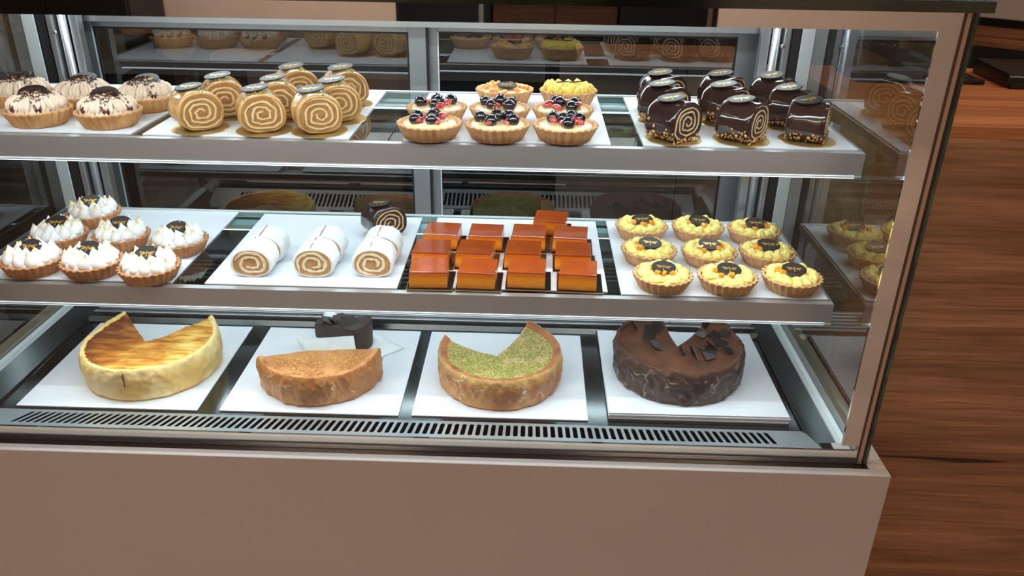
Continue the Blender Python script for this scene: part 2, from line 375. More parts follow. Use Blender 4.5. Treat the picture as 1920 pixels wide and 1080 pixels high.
# shelves
def shelf(z, label):
    s = thing('display_shelf', label, 'shelf', (-.246, 1.46, Z(z)), 0, 'glass shelves of the case')
    x0, x1 = -1.025, .531
    xm = -.236
    bx('shelf_glass', x0 + .002, xm - .001, 1.286, 1.655, z - .006, z, G_SHELF, s)
    bx('shelf_glass', xm + .001, x1 - .002, 1.286, 1.655, z - .006, z, G_SHELF, s)
    me = MB().prism([(1.272, -.034), (1.272, .0005), (1.286, .0005), (1.286, -.0025), (1.2755, -.0065), (1.2755, -.0335), (1.296, -.0335), (1.296, -.0365), (1.2735, -.0365)], 'x', x0, x1)
    o = link('shelf_front', me.mesh('shelf_front', PROFILE), None, (0, 0, Z(z))); o.parent = s; o.matrix_parent_inverse = Matrix.Translation(-s.location)
    bx('front_lip', x0, x1, 1.270, 1.2735, z - .0392, z - .0367, mat('bright_lip', (225, 230, 232), .25, .5), s, .0008)
    bx('led_strip', x0 + .01, x1 - .01, 1.2738, 1.297, z - .0412, z - .0368, LEDM, s)
    bx('rear_rail', x0, x1, 1.655, 1.664, z - .012, z + .002, ALUP, s, .001)
    bx('led_strip', x0 + .03, x1 - .03, 1.608, 1.622, z - .0235, z - .0185, LEDM, s)
    bx('led_bar', x0 + .02, x1 - .02, 1.600, 1.630, z - .018, z - .0075, ALUP, s)
    for x in (x0, x1 - .003):
        bx('side_rail', x, x + .003, 1.287, 1.664, z - .012, z + .0015, ALU, s)
    for x in (x0 + .02, x1 - .035):
        me = MB().prism([(1.30, -.008), (1.70, -.008), (1.70, -.05), (1.66, -.045), (1.32, -.018)], 'x', x, x + .004)
        o = link('shelf_bracket', me.mesh('shelf_bracket', ALU), None, (0, 0, Z(z))); o.parent = s; o.matrix_parent_inverse = Matrix.Translation(-s.location)
    return s
S1, S2, DK = -.360, -.629, -.8765
shelf(S1, 'upper glass shelf with aluminium front edge carrying the rolls and tarts')
shelf(S2, 'lower glass shelf with aluminium front edge carrying meringue tarts and flans')

# white boards
BT = .003
def board(x0, x1, y0, y1, z, label, skew=0, group='white cake boards', t=BT):
    cx, cy = (x0 + x1) / 2, (y0 + y1) / 2
    me = MB().box(-(x1 - x0) / 2, (x1 - x0) / 2, -(y1 - y0) / 2, (y1 - y0) / 2, 0, t).mesh('cake_board', BOARD)
    o = link('cake_board', me, None, (cx, cy, Z(z)), (0, 0, skew), bevel=.0006)
    return tag(o, label, 'cake board', group)
board(-1.01, -.660, 1.290, 1.650, S1, 'white board under the cocoa dusted cream tarts, top shelf')
board(-.640, -.300, 1.288, 1.648, S1, 'white board under the caramel swiss rolls, top shelf')
board(-.211, .127, 1.288, 1.640, S1, 'white board under the berry tarts, top shelf')
board(.180, .525, 1.288, 1.640, S1, 'white board under the chocolate rolls, top shelf')
board(-1.005, -.637, 1.289, 1.648, S2, 'white board under the meringue tarts, middle shelf')
board(-.578, -.234, 1.288, 1.640, S2, 'white board under the powdered white rolls, middle shelf')
board(-.201, .140, 1.296, 1.642, S2, 'white board under the flan squares, middle shelf')
board(.163, .526, 1.288, 1.648, S2, 'white board under the yellow cream tarts, middle shelf')
DZ = DK
board(-.960, -.616, 1.252, 1.580, DZ, 'white board under the burnt top cheesecake, bottom deck')
board(-.575, -.2375, 1.254, 1.580, DZ, 'white board under the half cheesecake and the wrapped slice')
board(-.2135, .1165, 1.256, 1.580, DZ, 'white board under the pistachio cheesecake, bottom deck')
B4Z = DZ
names4 = ('lowest board of the stack under the chocolate cheesecake', 'second lowest board in the stack under the chocolate cheesecake', 'third board up in the stack under the chocolate cheesecake', 'topmost board in the stack, touching the chocolate cheesecake')
for k in range(4):
    board(.156 - .001 * (k % 2), .491 + .001 * (k % 3), 1.266 + .0012 * (k % 2), 1.588, B4Z + k * .0036, names4[k], .002 * (k - 1), 'boards stacked under the chocolate cheesecake', .0032)
B4T = B4Z + 3 * .0036 + .0032

# ------------------------------------------------------------------ food materials
CRUST = mat('shortcrust_golden', (216, 164, 108), .75, c2=(194, 138, 84), scale=45, lo=.35, hi=.7, bump=.0006, bscale=420)
CRUST2 = mat('shortcrust_brown', (204, 146, 98), .75, c2=(178, 118, 74), scale=45, lo=.35, hi=.7, bump=.0006, bscale=420)
CRUST3 = mat('shortcrust_biscuit', (222, 174, 124), .75, c2=(200, 150, 100), scale=60, lo=.35, hi=.7, bump=.0007, bscale=380)
MERI = zramp('toasted_meringue', [(0, (252, 251, 250)), (.016, (252, 250, 246)), (.021, (246, 232, 200)), (.0255, (222, 180, 120)), (.030, (160, 108, 60))], .55, nscale=40, namt=.010, sss=.15, bump=.0004)
MERIB = mat('meringue_base', (250, 248, 244), .6, sss=.15)
CHOC = mat('dark_chocolate', (44, 31, 27), .46, c2=(34, 24, 21), scale=60, spec=.45)
GOLD = mat('gold_print', (206, 160, 78), .35, .6)
CREAMY = mat('yellow_mascarpone_cream', (250, 234, 150), .55, c2=(246, 224, 126), scale=70, sss=.12, bump=.0005, bscale=160)
MANGO = mat('mango_cube', (240, 160, 40), .25, sss=.2, coat=.4)
LATTE = mat('coffee_whipped_cream', (236, 216, 196), .6, c2=(226, 202, 180), scale=60, sss=.1, bump=.0006, bscale=140)
LATTED = mat('coffee_cream_dusted_with_cocoa', (236, 216, 196), .65, c2=(96, 56, 44), scale=150, lo=.50, hi=.57, detail=6, bump=.0006, bscale=140)
COCOA = mat('cocoa_powder', (70, 36, 28), .9)
CUSTARD = mat('vanilla_custard', (246, 226, 186), .35, c2=(238, 206, 150), scale=60, coat=.3)
BERRY = mat('glazed_dark_berry', (22, 18, 26), .16, coat=.9, c2=(34, 26, 36), scale=120)
STRAW = mat('strawberry_flesh', (176, 32, 44), .22, c2=(214, 92, 96), scale=90, coat=.8)
CRUMB = mat('golden_crumb', (206, 156, 100), .8)
SPONGE = mat('caramel_sponge', (172, 126, 72), .75, c2=(154, 106, 56), scale=120, bump=.0006, bscale=300)
SPIRAL = mat('pale_cream_layer', (228, 196, 142), .6, bump=.0004, bscale=200)
CARAMEL = mat('caramel_glaze', (208, 164, 102), .2, c2=(196, 148, 84), scale=30, coat=.5)
CSPONGE = mat('cocoa_sponge', (70, 40, 30), .75, c2=(56, 31, 24), scale=120, bump=.0006, bscale=300)
CSPIRAL = mat('ivory_cream_layer', (218, 190, 146), .55, bump=.0004, bscale=200)
CGLAZE = mat('dark_chocolate_glaze', (52, 33, 29), .14, c2=(44, 27, 24), scale=20, coat=.5)
WSPONGE = mat('white_sponge', (240, 226, 196), .8, c2=(232, 212, 172), scale=120, bump=.0007, bscale=300)
WFILL = mat('dulce_filling', (194, 150, 100), .4, c2=(176, 128, 78), scale=50)
SUGAR = mat('powdered_sugar_coat', (234, 232, 232), .9, c2=(222, 204, 168), scale=60, lo=.52, hi=.80, detail=7, bump=.0012, bscale=200)
SEAM = mat('baked_seam', (168, 98, 56), .6)
NUTS = mat('chopped_nuts', (216, 168, 110), .6, c2=(186, 126, 70), scale=150)
PIST = mat('pistachio_crumb', (164, 164, 78), .7, c2=(132, 136, 58), scale=200)
FLANB = zramp('flan_custard', [(0, (132, 64, 14)), (.003, (206, 116, 24)), (.010, (240, 158, 42)), (.019, (238, 146, 36)), (.029, (202, 94, 22))], .22, nscale=25, namt=.003, coat=.5, sss=.25)
FLANT = mat('flan_caramel_top', (172, 76, 22), .12, c2=(158, 62, 16), scale=18, coat=.6, sss=.15)
CARDG = mat('gold_card', (214, 178, 112), .28, .75)
CARDB = mat('black_card', (26, 24, 22), .12, spec=.9)

# ------------------------------------------------------------------ shared food meshes
def crust_mesh(name, m, R=.0526, r=.0412, H=.0255, wall=.0055, n=26, amp=.0026, seed=0):
    seg = n * 6
    prof = [(0.0005, 0), (r * .9, 0), (r, .0012), (r + (R - r) * .45, H * .5), (R - .0012, H - .002), (R, H), (R - wall * .5, H + .0012), (R - wall, H - .0004), (R - wall - .001, H - .007), (.0005, H - .008)]
    am = [0, .3, .7, 1, 1.15, 1.1, .8, .3, .1, 0]
    def rad(t, rr, z, k):
        w = cos(n * t); w = w if w > 0 else w * .55
        q = rr + amp * am[k] * w + .0006 * am[k] * mn.noise(Vector((cos(t) * 9 + seed, sin(t) * 9, z * 200)))
        return (q, z + (.0007 * mn.noise(Vector((cos(t) * 14 + seed, sin(t) * 14, 3))) if 4 <= k <= 7 else 0))
    return MB().rings(lathe(prof, seg, rad), cap0=True, cap1=True).mesh(name, m, True)
CR = {k: [crust_mesh('crust', m, seed=i * 5 + j, **kw) for i in range(2)] for j, (k, m, kw) in enumerate((
    ('gold', CRUST, {}), ('brown', CRUST2, {}), ('bisc', CRUST3, {'amp': .0023}), ('tall', CRUST3, {'R': .0535, 'H': .029})))}
def blob(name, prof, m, seg=20, flutes=0, famp=0., twist=0., bend=(0, 0), wob=0., seed=0):
    zt = prof[-1][1]
    R = []
    for k, (r, z) in enumerate(prof):
        ring = []
        for i in range(seg):
            t = 2 * PI * i / seg
            rr = r * (1 + famp * cos(flutes * t + twist * z)) if flutes else r
            rr *= 1 + wob * mn.noise(Vector((cos(t) * 1.5 + seed, sin(t) * 1.5, z * 90)))
            u = (z / zt) ** 2
            ring.append((rr * cos(t) + bend[0] * u, rr * sin(t) + bend[1] * u, z))
        R.append(ring)
    return MB().rings(R, cap0=True, cap1=True).mesh(name, m, True)
PK = [(.0088, -.002), (.0122, .003), (.0120, .0075), (.0098, .0125), (.0068, .017), (.0040, .021), (.0018, .0245), (.0005, .027)]
PEAKS = [blob('meringue_peak', PK, MERI, 14, bend=b, wob=.18, seed=i * 3.1) for i, b in enumerate(((.003, .001), (-.002, .003), (.001, -.003), (0, .0005)))]
PEAKS += [blob('meringue_peak', PK, mat('white_meringue', (252, 251, 250), .5, sss=.15, bump=.0004, bscale=90), 14, bend=b, wob=.2, seed=9 + i) for i, b in enumerate(((.002, .002), (-.003, -.001)))]
RS = [(.0080, -.002), (.0104, .0015), (.0102, .0045), (.0078, .0075), (.0052, .0095), (.0026, .0112), (.0004, .0125)]
ROSE = [blob('cream_rosette', RS, CREAMY, 24, 6, .16, tw, wob=.3, seed=i * 2.3) for i, tw in enumerate((160, -140, 220))]
DL = [(.0085, -.002), (.0120, .0035), (.0128, .010), (.0108, .0165), (.0072, .0215), (.0032, .0252), (.0004, .027)]
DOLL = [blob('cream_dollop', DL, m, 54, 9, .17, tw, bend=(-.004, 0), wob=.12, seed=i * 2.7) for i, (tw, m) in enumerate(((60, LATTE), (-50, LATTED), (90, LATTED), (40, LATTE)))]
DISC = MB().rings(lathe([(.0005, 0), (.0172, 0), (.0185, .0006), (.0185, .0016), (.0174, .0022), (.0005, .0022)], 28), cap0=True, cap1=True).mesh('chocolate_disc', CHOC)
def emblem():
    s = MB()
    def leaf(a, r0, r1, w, n=8):
        pts = []
        for i in range(n * 2):
            t = 2 * PI * i / (n * 2); u = (r0 + r1) / 2 + (r1 - r0) / 2 * cos(t); v = w * sin(t) * (1 + .35 * cos(t))
            pts.append((u * cos(a) - v * sin(a), u * sin(a) + v * cos(a)))
        s.prism(pts, 'z', 0, .0003)
    for a in (12, 168, -20, 200): leaf(math.radians(a), .0012, .0118 if abs(a) < 100 and a > 0 or a == 168 else .0098, .0015)
    leaf(PI / 2, -.001, .0042, .0012); leaf(-PI / 2, -.001, .0098, .0007)
    return s.mesh('dragonfly_emblem', GOLD)
EMBL = emblem()
def disc(parent, loc, rot=(0, 0, 0), s=1., emb=True):
    d = link('chocolate_disc', DISC, parent, loc, rot, (s * 1.12, s * .95, 1))
    if emb: link('dragonfly_emblem', EMBL, d, (0, 0, .00222))
    return d
def granules(name, pts, size, m, seed=1):
    """many small chopped bits joined into one part"""
    rnd = random.Random(seed); s = MB()
    for (x, y, z) in pts:
        k = size * rnd.uniform(.6, 1.3)
        M = Matrix.Translation((x, y, z)) @ Euler((rnd.uniform(0, 6), rnd.uniform(0, 6), rnd.uniform(0, 6))).to_matrix().to_4x4() @ Matrix.Diagonal((k, k * rnd.uniform(.6, 1), k * rnd.uniform(.5, .9), 1))
        n = len(s.v)
        s.v += [tuple(M @ Vector(q)) for q in ((1, 0, 0), (-1, 0, 0), (0, 1, 0), (0, -1, 0), (0, 0, 1), (0, 0, -1))]
        s.f += [tuple(n + i for i in q) for q in ((0, 2, 4), (2, 1, 4), (1, 3, 4), (3, 0, 4), (2, 0, 5), (1, 2, 5), (3, 1, 5), (0, 3, 5))]
    return s.mesh(name, m, recalc=False)
def stuff(o): o['kind'] = 'stuff'; return o

# ------------------------------------------------------------------ tarts
def meringue_tart(x, y, z, label, seed, turn):
    rnd = random.Random(seed)
    t = thing('meringue_tart', label, 'tart', (x, y, Z(z)), turn, 'meringue tarts')
    link('crust', CR['brown'][seed % 2], t)
    H = .0255
    link('meringue_base', MBASE, t, (0, 0, H - .0075), (0, 0, 0), (.93, .93, 1))
    for k in range(12):
        a = 2 * PI * (k + rnd.uniform(-.15, .15)) / 12
        link('meringue_peak', PEAKS[rnd.randrange(6)], t, (.0360 * cos(a), .0360 * sin(a), H - .001), (rnd.uniform(-.1, .1) - .22 * sin(a), .22 * cos(a), rnd.uniform(0, 6)), (.95, .95, rnd.uniform(.85, 1.1)))
    for k in range(7):
        a = 2 * PI * (k + .3 + rnd.uniform(-.2, .2)) / 7
        link('meringue_peak', PEAKS[rnd.randrange(6)], t, (.021 * cos(a), .021 * sin(a), H + .003), (rnd.uniform(-.15, .15), rnd.uniform(-.15, .15), rnd.uniform(0, 6)), (1, 1, rnd.uniform(.9, 1.1)))
    q = Euler((0, 0, -turn)).to_matrix() @ Vector((rnd.uniform(-.003, .003), .002, H + .021))
    disc(t, tuple(q), (math.radians(26) , 0, -turn + rnd.uniform(-.2, .2)), 1.05)
MBASE = MB().rings(lathe([(.0475, 0), (.048, .006), (.046, .012), (.03, .016), (.0005, .017)], 40), cap0=True, cap1=True).mesh('meringue_base', MERIB, True)
for i, (x, y, l) in enumerate(((-.902, 1.322, 'front row left'), (-.792, 1.320, 'front row middle'), (-.680, 1.304, 'front row right'), (-.676, 1.429, 'second row right'),
                               (-.798, 1.447, 'second row middle'), (-.918, 1.441, 'second row left'), (-.912, 1.566, 'back row single'))):
    meringue_tart(x, y, S2 + BT, l + ' toasted meringue tart, middle shelf left board', i + 3, (i * 1.7) % 6)

CBASE = MB().rings(lathe([(.0475, 0), (.0478, .005), (.046, .0075), (.02, .0085), (.0005, .0085)], 40), cap0=True, cap1=True).mesh('cream_base', CREAMY, True)
CUBE = MB().box(-.0045, .0045, -.0045, .0045, -.0035, .0035).mesh('mango_cube', MANGO)
def mango_tart(x, y, z, label, seed, turn):
    rnd = random.Random(seed)
    t = thing('mango_cream_tart', label, 'tart', (x, y, Z(z)), turn, 'yellow cream tarts')
    link('crust', CR['bisc'][seed % 2], t); H = .0255
    link('cream_base', CBASE, t, (0, 0, H - .0075), (0, 0, 0), (.93, .93, 1))
    for k in range(13):
        a = 2 * PI * (k + rnd.uniform(-.25, .25)) / 13
        link('cream_rosette', ROSE[rnd.randrange(3)], t, (rnd.uniform(.035, .038) * cos(a), rnd.uniform(.035, .038) * sin(a), H - .002), (rnd.uniform(-.2, .2), rnd.uniform(-.2, .2), rnd.uniform(0, 6)), (1.0, 1.0, rnd.uniform(.75, 1.15)))
    for k in range(7):
        a = 2 * PI * (k + rnd.uniform(-.2, .2)) / 7
        link('cream_rosette', ROSE[rnd.randrange(3)], t, (.0215 * cos(a), .0215 * sin(a), H - .001), (rnd.uniform(-.2, .2), rnd.uniform(-.2, .2), rnd.uniform(0, 6)), (.95, .95, rnd.uniform(.6, .85)))
    for k in range(4):
        a = -turn - PI / 2 + rnd.uniform(-1.9, 1.9); r_ = rnd.uniform(.017, .026)
        link('mango_cube', CUBE, t, (r_ * cos(a), r_ * sin(a), H + .008), (rnd.uniform(-.5, .5), rnd.uniform(-.5, .5), rnd.uniform(0, 3)), (1, rnd.uniform(.7, 1.3), 1), bevel=.001)
    q = Euler((0, 0, -turn)).to_matrix() @ Vector((rnd.uniform(-.003, .003), .001, H + .0105))
    disc(t, tuple(q), (math.radians(14), rnd.uniform(-.08, .08), -turn + rnd.uniform(-.25, .1)), 1.05)
MG = [(.228, 1.563), (.344, 1.565), (.456, 1.557), (.228, 1.438), (.343, 1.438), (.455, 1.443), (.239, 1.324), (.354, 1.324), (.470, 1.330)]
RW = ('back', 'middle', 'front'); CL = ('left', 'centre', 'right')
for i, (x, y) in enumerate(MG):
    mango_tart(x, y, S2 + BT, '%s row %s yellow mango cream tart, middle shelf right board' % (RW[i // 3], CL[i % 3]), i + 20, (i * 2.1) % 6)

def coffee_tart(x, y, z, label, seed, turn):
    rnd = random.Random(seed)
    t = thing('coffee_cream_tart', label, 'tart', (x, y, Z(z)), turn, 'cocoa dusted cream tarts')
    link('crust', CR['gold'][seed % 2], t); H = .0255
    link('cream_base', LBASE, t, (0, 0, H - .0075), (0, 0, 0), (.93, .93, 1))
    for k in range(13):
        a = 2 * PI * (k + rnd.uniform(-.12, .12)) / 13
        link('cream_dollop', DOLL[rnd.choice((0, 0, 1, 2, 3))], t, (.0345 * cos(a), .0345 * sin(a), H - .001), (0, -.40, a), (1.15, .95, rnd.uniform(1.0, 1.15)))
    for k in range(7):
        a = 2 * PI * (k + rnd.uniform(-.2, .2)) / 7
        link('cream_dollop', DOLL[rnd.choice((1, 1, 2))], t, (.021 * cos(a), .021 * sin(a), H + .004), (0, -.25, a), (1, 1, rnd.uniform(.85, 1.05)))
    pts = []
    for k in range(520):
        a = rnd.gauss(2.6 - turn, 1.5); r_ = .044 * rnd.random() ** .7
        pts.append((r_ * cos(a), r_ * sin(a), H + .0215 + .010 * max(0, 1 - (r_ / .026) ** 2) ** .5 - .016 * max(0, (r_ - .030) / .013) + rnd.uniform(-.002, .001)))
    stuff(link('cocoa_powder', granules('cocoa_powder', pts, .0016, COCOA, seed), t))
    q = Euler((0, 0, -turn)).to_matrix() @ Vector((rnd.uniform(-.004, .004), .004, H + .026))
    disc(t, tuple(q), (math.radians(22), rnd.uniform(-.1, .1), -turn + rnd.uniform(-.2, .2)), 1.12)
LBASE = MB().rings(lathe([(.0475, 0), (.048, .008), (.044, .016), (.03, .021), (.0005, .022)], 40), cap0=True, cap1=True).mesh('cream_base', LATTE, True)
for i, (x, y, l) in enumerate(((-.838, 1.342, 'front row left'), (-.717, 1.342, 'front row right'), (-.703, 1.458, 'back row right'), (-.817, 1.456, 'back row middle'), (-.931, 1.460, 'back row left'))):
    coffee_tart(x, y, S1 + BT, l + ' cocoa dusted coffee cream tart on the top shelf', i + 40, (i * 1.3) % 6)

def berry_mesh(name, R, seed):
    s = MB(); rnd = random.Random(seed); n = 14
    rings = []
    for k in range(1, 9):
        ph = PI * k / 9
        rings.append([(R * (1 + .07 * cos(5 * t + 3 * k)) * sin(ph) * cos(t), R * (1 + .07 * cos(5 * t + 3 * k)) * sin(ph) * sin(t), -R * .92 * cos(ph)) for t in (2 * PI * i / n for i in range(n))])
    s.rings(rings, cap0=True, cap1=True)
    for i in range(5):                                  # the little crown on top
        a = 2 * PI * i / 5; s.box(-.0012, .0012, -.0005, .0005, 0, .0022, Matrix.Translation((R * .34 * cos(a), R * .34 * sin(a), R * .84)) @ Matrix.Rotation(a, 4, 'Z') @ Matrix.Rotation(.5, 4, 'Y'))
    return s.mesh(name, BERRY, True)
BERRIES = [berry_mesh('blueberry', .0112, 1), berry_mesh('blueberry', .0098, 2)]
def straw_mesh(seed):
    rnd = random.Random(seed); R = []
    for k in range(7):
        u = k / 6; r = .0085 * sin(PI * (.12 + .86 * u)) ** .8
        R.append([(r * cos(t), r * (.55 if sin(t) < 0 else .8) * sin(t), (u - .5) * .025) for t in (2 * PI * i / 12 for i in range(12))])
    return MB().rings(R, cap0=True, cap1=True).mesh('strawberry_piece', STRAW, True)
SW = [straw_mesh(1), straw_mesh(2)]
KBASE = MB().rings(lathe([(.0475, 0), (.0475, .0055), (.044, .0085), (.025, .0105), (.0005, .011)], 40, lambda t, r, z, k: (r, z + .0016 * mn.noise(Vector((cos(t) * r * 60, sin(t) * r * 60, k))))), cap0=True, cap1=True).mesh('custard_filling', CUSTARD, True)
def berry_tart(x, y, z, label, seed, turn):
    rnd = random.Random(seed)
    t = thing('berry_tart', label, 'tart', (x, y, Z(z)), turn, 'berry tarts')
    link('crust', CR['bisc'][seed % 2], t); H = .0255
    link('custard_filling', KBASE, t, (0, 0, H - .0085), (0, 0, 0), (.945, .945, 1))
    n = rnd.choice((4, 5, 5))
    for k in range(n):
        a = 2 * PI * (k + rnd.uniform(-.2, .2)) / n; r_ = (.028 if k % 2 else .022) if k else .006
        link('blueberry', BERRIES[rnd.randrange(2)], t, (r_ * cos(a), r_ * sin(a), H + .0075 + (0 if k else .003)), (rnd.uniform(-.9, .9), rnd.uniform(-.9, .9), rnd.uniform(0, 6)))
    for k in range(4):
        a = 2 * PI * (k + .5 + rnd.uniform(-.2, .2)) / 4; r_ = rnd.uniform(.016, .028)
        link('strawberry_piece', SW[k % 2], t, (r_ * cos(a), r_ * sin(a), H + .0055), (PI / 2 + rnd.uniform(-.3, .3), rnd.uniform(-.5, .5), rnd.uniform(0, 6)))
    pts = [(.034 * rnd.random() ** .5 * cos(a), .034 * rnd.random() ** .5 * sin(a), H + .003 + rnd.uniform(0, .003)) for a in (rnd.uniform(0, 6.28) for _ in range(46))]
    stuff(link('crumbs', granules('crumbs', pts, .0022, CRUMB, seed), t))
BR = [(-.169, 1.308, 'front row left'), (-.058, 1.310, 'front row middle'), (.053, 1.312, 'front row right'), (-.170, 1.419, 'second row left'), (-.059, 1.421, 'second row middle'), (.052, 1.423, 'second row right')]
for i, (x, y, l) in enumerate(BR):
    berry_tart(x, y, S1 + BT, l + ' custard tart topped with dark berries and strawberry', i + 61, (i * 1.9) % 6)
t = thing('apricot_tart', 'glazed apricot tart with a dark chocolate disc, behind the berry tarts', 'tart', (-.056, 1.560, Z(S1 + BT)), .4)
link('crust', CR['tall'][0], t)
APR = mat('apricot_glaze', (232, 168, 96), .2, c2=(240, 206, 150), scale=60, coat=.7)
link('apricot_filling', MB().rings(lathe([(.047, 0), (.047, .006), (.043, .0095), (.02, .012), (.0005, .012)], 40), cap0=True, cap1=True).mesh('apricot_filling', APR, True), t, (0, 0, .0200), (0, 0, 0), (.95, .95, 1))
AP = MB().rings(lathe([(.003, -.002), (.0062, .0005), (.0055, .0035), (.0005, .0048)], 9), cap0=True, cap1=True).mesh('apricot_piece', mat('apricot_piece', (236, 156, 66), .2, c2=(244, 200, 130), scale=90, coat=.7), True)
rnd = random.Random(5)
for k in range(34):
    a = rnd.uniform(0, 2 * PI); r_ = .042 * rnd.random() ** .5
    link('apricot_piece', AP, t, (r_ * cos(a), r_ * sin(a), .0295), (rnd.uniform(-.5, .5), rnd.uniform(-.5, .5), rnd.uniform(0, 6)), (rnd.uniform(.7, 1.3), rnd.uniform(.7, 1.2), rnd.uniform(.6, 1.6)))
disc(t, (.0, -.012, .037), (.10, 0, -.4), .95)
t = thing('lemon_cream_tart', 'tall tart with yellow piped stars, back right behind the berry tarts', 'tart', (.066, 1.562, Z(S1 + BT)), .2)
link('crust', CR['tall'][1], t)
link('cream_base', CBASE, t, (0, 0, .0205), (0, 0, 0), (.94, .94, 1))
STAR = [blob('cream_star', [(.0082, -.002), (.0092, .003), (.0075, .008), (.004, .0125), (.0004, .0155)], mat('bright_yellow_cream', (252, 228, 120), .5, c2=(246, 214, 96), scale=80, sss=.1), 24, 6, .2, tw, seed=i) for i, tw in enumerate((60, -80))]
for ring, (n, r_) in enumerate(((14, .041), (9, .026), (4, .011))):
    for k in range(n):
        a = 2 * PI * (k + rnd.uniform(-.15, .15)) / n
        link('cream_star', STAR[k % 2], t, (r_ * cos(a), r_ * sin(a), .0275), (rnd.uniform(-.2, .2), rnd.uniform(-.2, .2), rnd.uniform(0, 6)), (1, 1, rnd.uniform(.8, 1.15)))
for a, b in ((-.012, .0), (.012, -.002)):
    link('chocolate_stick', MB().box(-.012, .012, -.002, .002, 0, .002).mesh('chocolate_stick', CHOC), t, (a, b, .0425), (0, 0, .15))

# ------------------------------------------------------------------ rolled cakes
def sec(t, k=1., w=.0375):
    c, s = cos(t), sin(t)
    x = w * k * (abs(c) ** .92) * (1 if c > 0 else -1)
    z = .031 + k * (.0325 * s if s > 0 else -.0305 * abs(s) ** .62)
    return x, z
def roll_core(name, L, m, k=.915, w=.0375):
    R = []
    for y in (-L / 2, -L / 6, L / 6, L / 2):
        R.append([(sec(2 * PI * i / 44, k, w)[0], y, sec(2 * PI * i / 44, k, w)[1]) for i in range(44)])
    return MB().rings(R, cap0=True, cap1=True).mesh(name, m)
def roll_spiral(name, L, m, turns=2.7, k0=.08, k1=.93, th=.055, seed=0, ph=0., w=.0375, n=190):
    s = MB(); R = []
    for i in range(n + 1):
        u = i / n; a = ph + u * turns * 2 * PI
        k = k0 + (k1 - k0) * u + .055 * mn.noise(Vector((cos(a) * 2.1 + seed, sin(a) * 2.1, u * 3))) + .014 * mn.noise(Vector((u * 60, seed, 4)))
        t_ = th * (1 + .55 * mn.noise(Vector((u * 26, seed, 1))))
        e = min(1, min(u, 1 - u) * 20) * .9 + .1
        p, q = sec(a, max(.01, k - t_ * e), w), sec(a, k + t_ * e, w)
        y = L / 2 + .0008
        R.append([(p[0], -y, p[1]), (q[0], -y, q[1]), (q[0], y, q[1]), (p[0], y, p[1])])
    return s.rings(R, cap0=True, cap1=True).mesh(name, m)
def roll_shell(name, L, m, k0=.905, k1=1.0, w=.0375, amp=.0006, seed=0, foot=0.):
    R = []
    ys = [(-L / 2, k0), (-L / 2 - .0003, (k0 + k1) / 2), (-L / 2 + .0015, k1)] + [(-L / 2 + .0015 + (L - .003) * i / 8, k1) for i in range(1, 8)] + [(L / 2 - .0015, k1), (L / 2 + .0003, (k0 + k1) / 2), (L / 2, k0)]
    for y, k in ys:
        ring = []
        for i in range(56):
            a = 2 * PI * i / 56; x, z = sec(a, k, w)
            if k == k1:
                d = amp * mn.noise(Vector((x * 70 + seed, y * 70, z * 70))); x += d * cos(a) * 2; z = max(0.0, z + d * sin(a) * 2)
                if foot and z < .008: x *= 1 + foot * (1 - z / .008)
            ring.append((x, y, max(z, 0.)))
        R.append(ring)
    return MB().rings(R).mesh(name, m, True, recalc=False)
RL = .060
CORE_C = roll_core('sponge', RL, SPONGE); SPI_C = [roll_spiral('cream_spiral', RL, SPIRAL, 3.0, .12, .86, .044, i * 4.2, i * 1.1) for i in range(3)]; SH_C = [roll_shell('caramel_glaze', RL, CARAMEL, amp=.0012, seed=i * 7, foot=.06) for i in range(2)]
CORE_H = roll_core('cocoa_sponge', RL, CSPONGE); SPI_H = [roll_spiral('cream_spiral', RL, CSPIRAL, 3.3, .10, .88, .038, i * 3.7 + 1, i * 1.4) for i in range(3)]; SH_H = [roll_shell('chocolate_glaze', RL, CGLAZE, seed=i * 9 + 3, foot=.04) for i in range(2)]
GDISC = MB().rings(lathe([(.0005, 0), (.046, 0), (.0465, .0004), (.0465, .0010), (.046, .0014), (.0005, .0014)], 48), cap0=True, cap1=True).mesh('gold_card', CARDG)
def gold(x, y, z, label, group):
    o = link('gold_cake_card', GDISC, None, (x, y, Z(z))); tag(o, label, 'cake card', group); return .0016
def caramel_roll(x, y, z, label, seed, yaw):
    rnd = random.Random(seed)
    t = thing('caramel_roll', label, 'roll cake', (x, y, Z(z)), yaw, 'caramel swiss rolls')
    link('sponge', CORE_C, t); link('cream_spiral', SPI_C[seed % 3], t); link('caramel_glaze', SH_C[seed % 2], t)
    pts = []
    for k in range(44):
        a = rnd.gauss(PI / 2 - .12, .20); px, pz = sec(a); pts.append((px, rnd.uniform(-.028, .004), pz + .0006))
    stuff(link('pistachio_crumbs', granules('pistachio_crumbs', pts, .0016, PIST, seed), t))
    disc(t, (-.004, .010, .0655), (math.radians(8), math.radians(-6), -yaw + rnd.uniform(-.3, .3)), 1.15)
CRL = [(-.559, 1.330, 'front row left'), (-.450, 1.328, 'front row middle'), (-.357, 1.329, 'front row right'), (-.546, 1.424, 'second row left'), (-.446, 1.416, 'second row middle'), (-.341, 1.410, 'second row right'), (-.443, 1.525, 'back row left'), (-.351, 1.525, 'back row right')]
for i, (x, y, l) in enumerate(CRL):
    h = gold(x, y, S1 + BT, 'gold card under the %s caramel swiss roll on the top shelf' % l, 'gold cards under caramel rolls')
    caramel_roll(x - .004, y + .002, S1 + BT + h, l + ' caramel glazed swiss roll with chocolate disc, top shelf', i + 3, math.radians((38, 24, 27, 26, 24, 24, 30, 26)[i]))
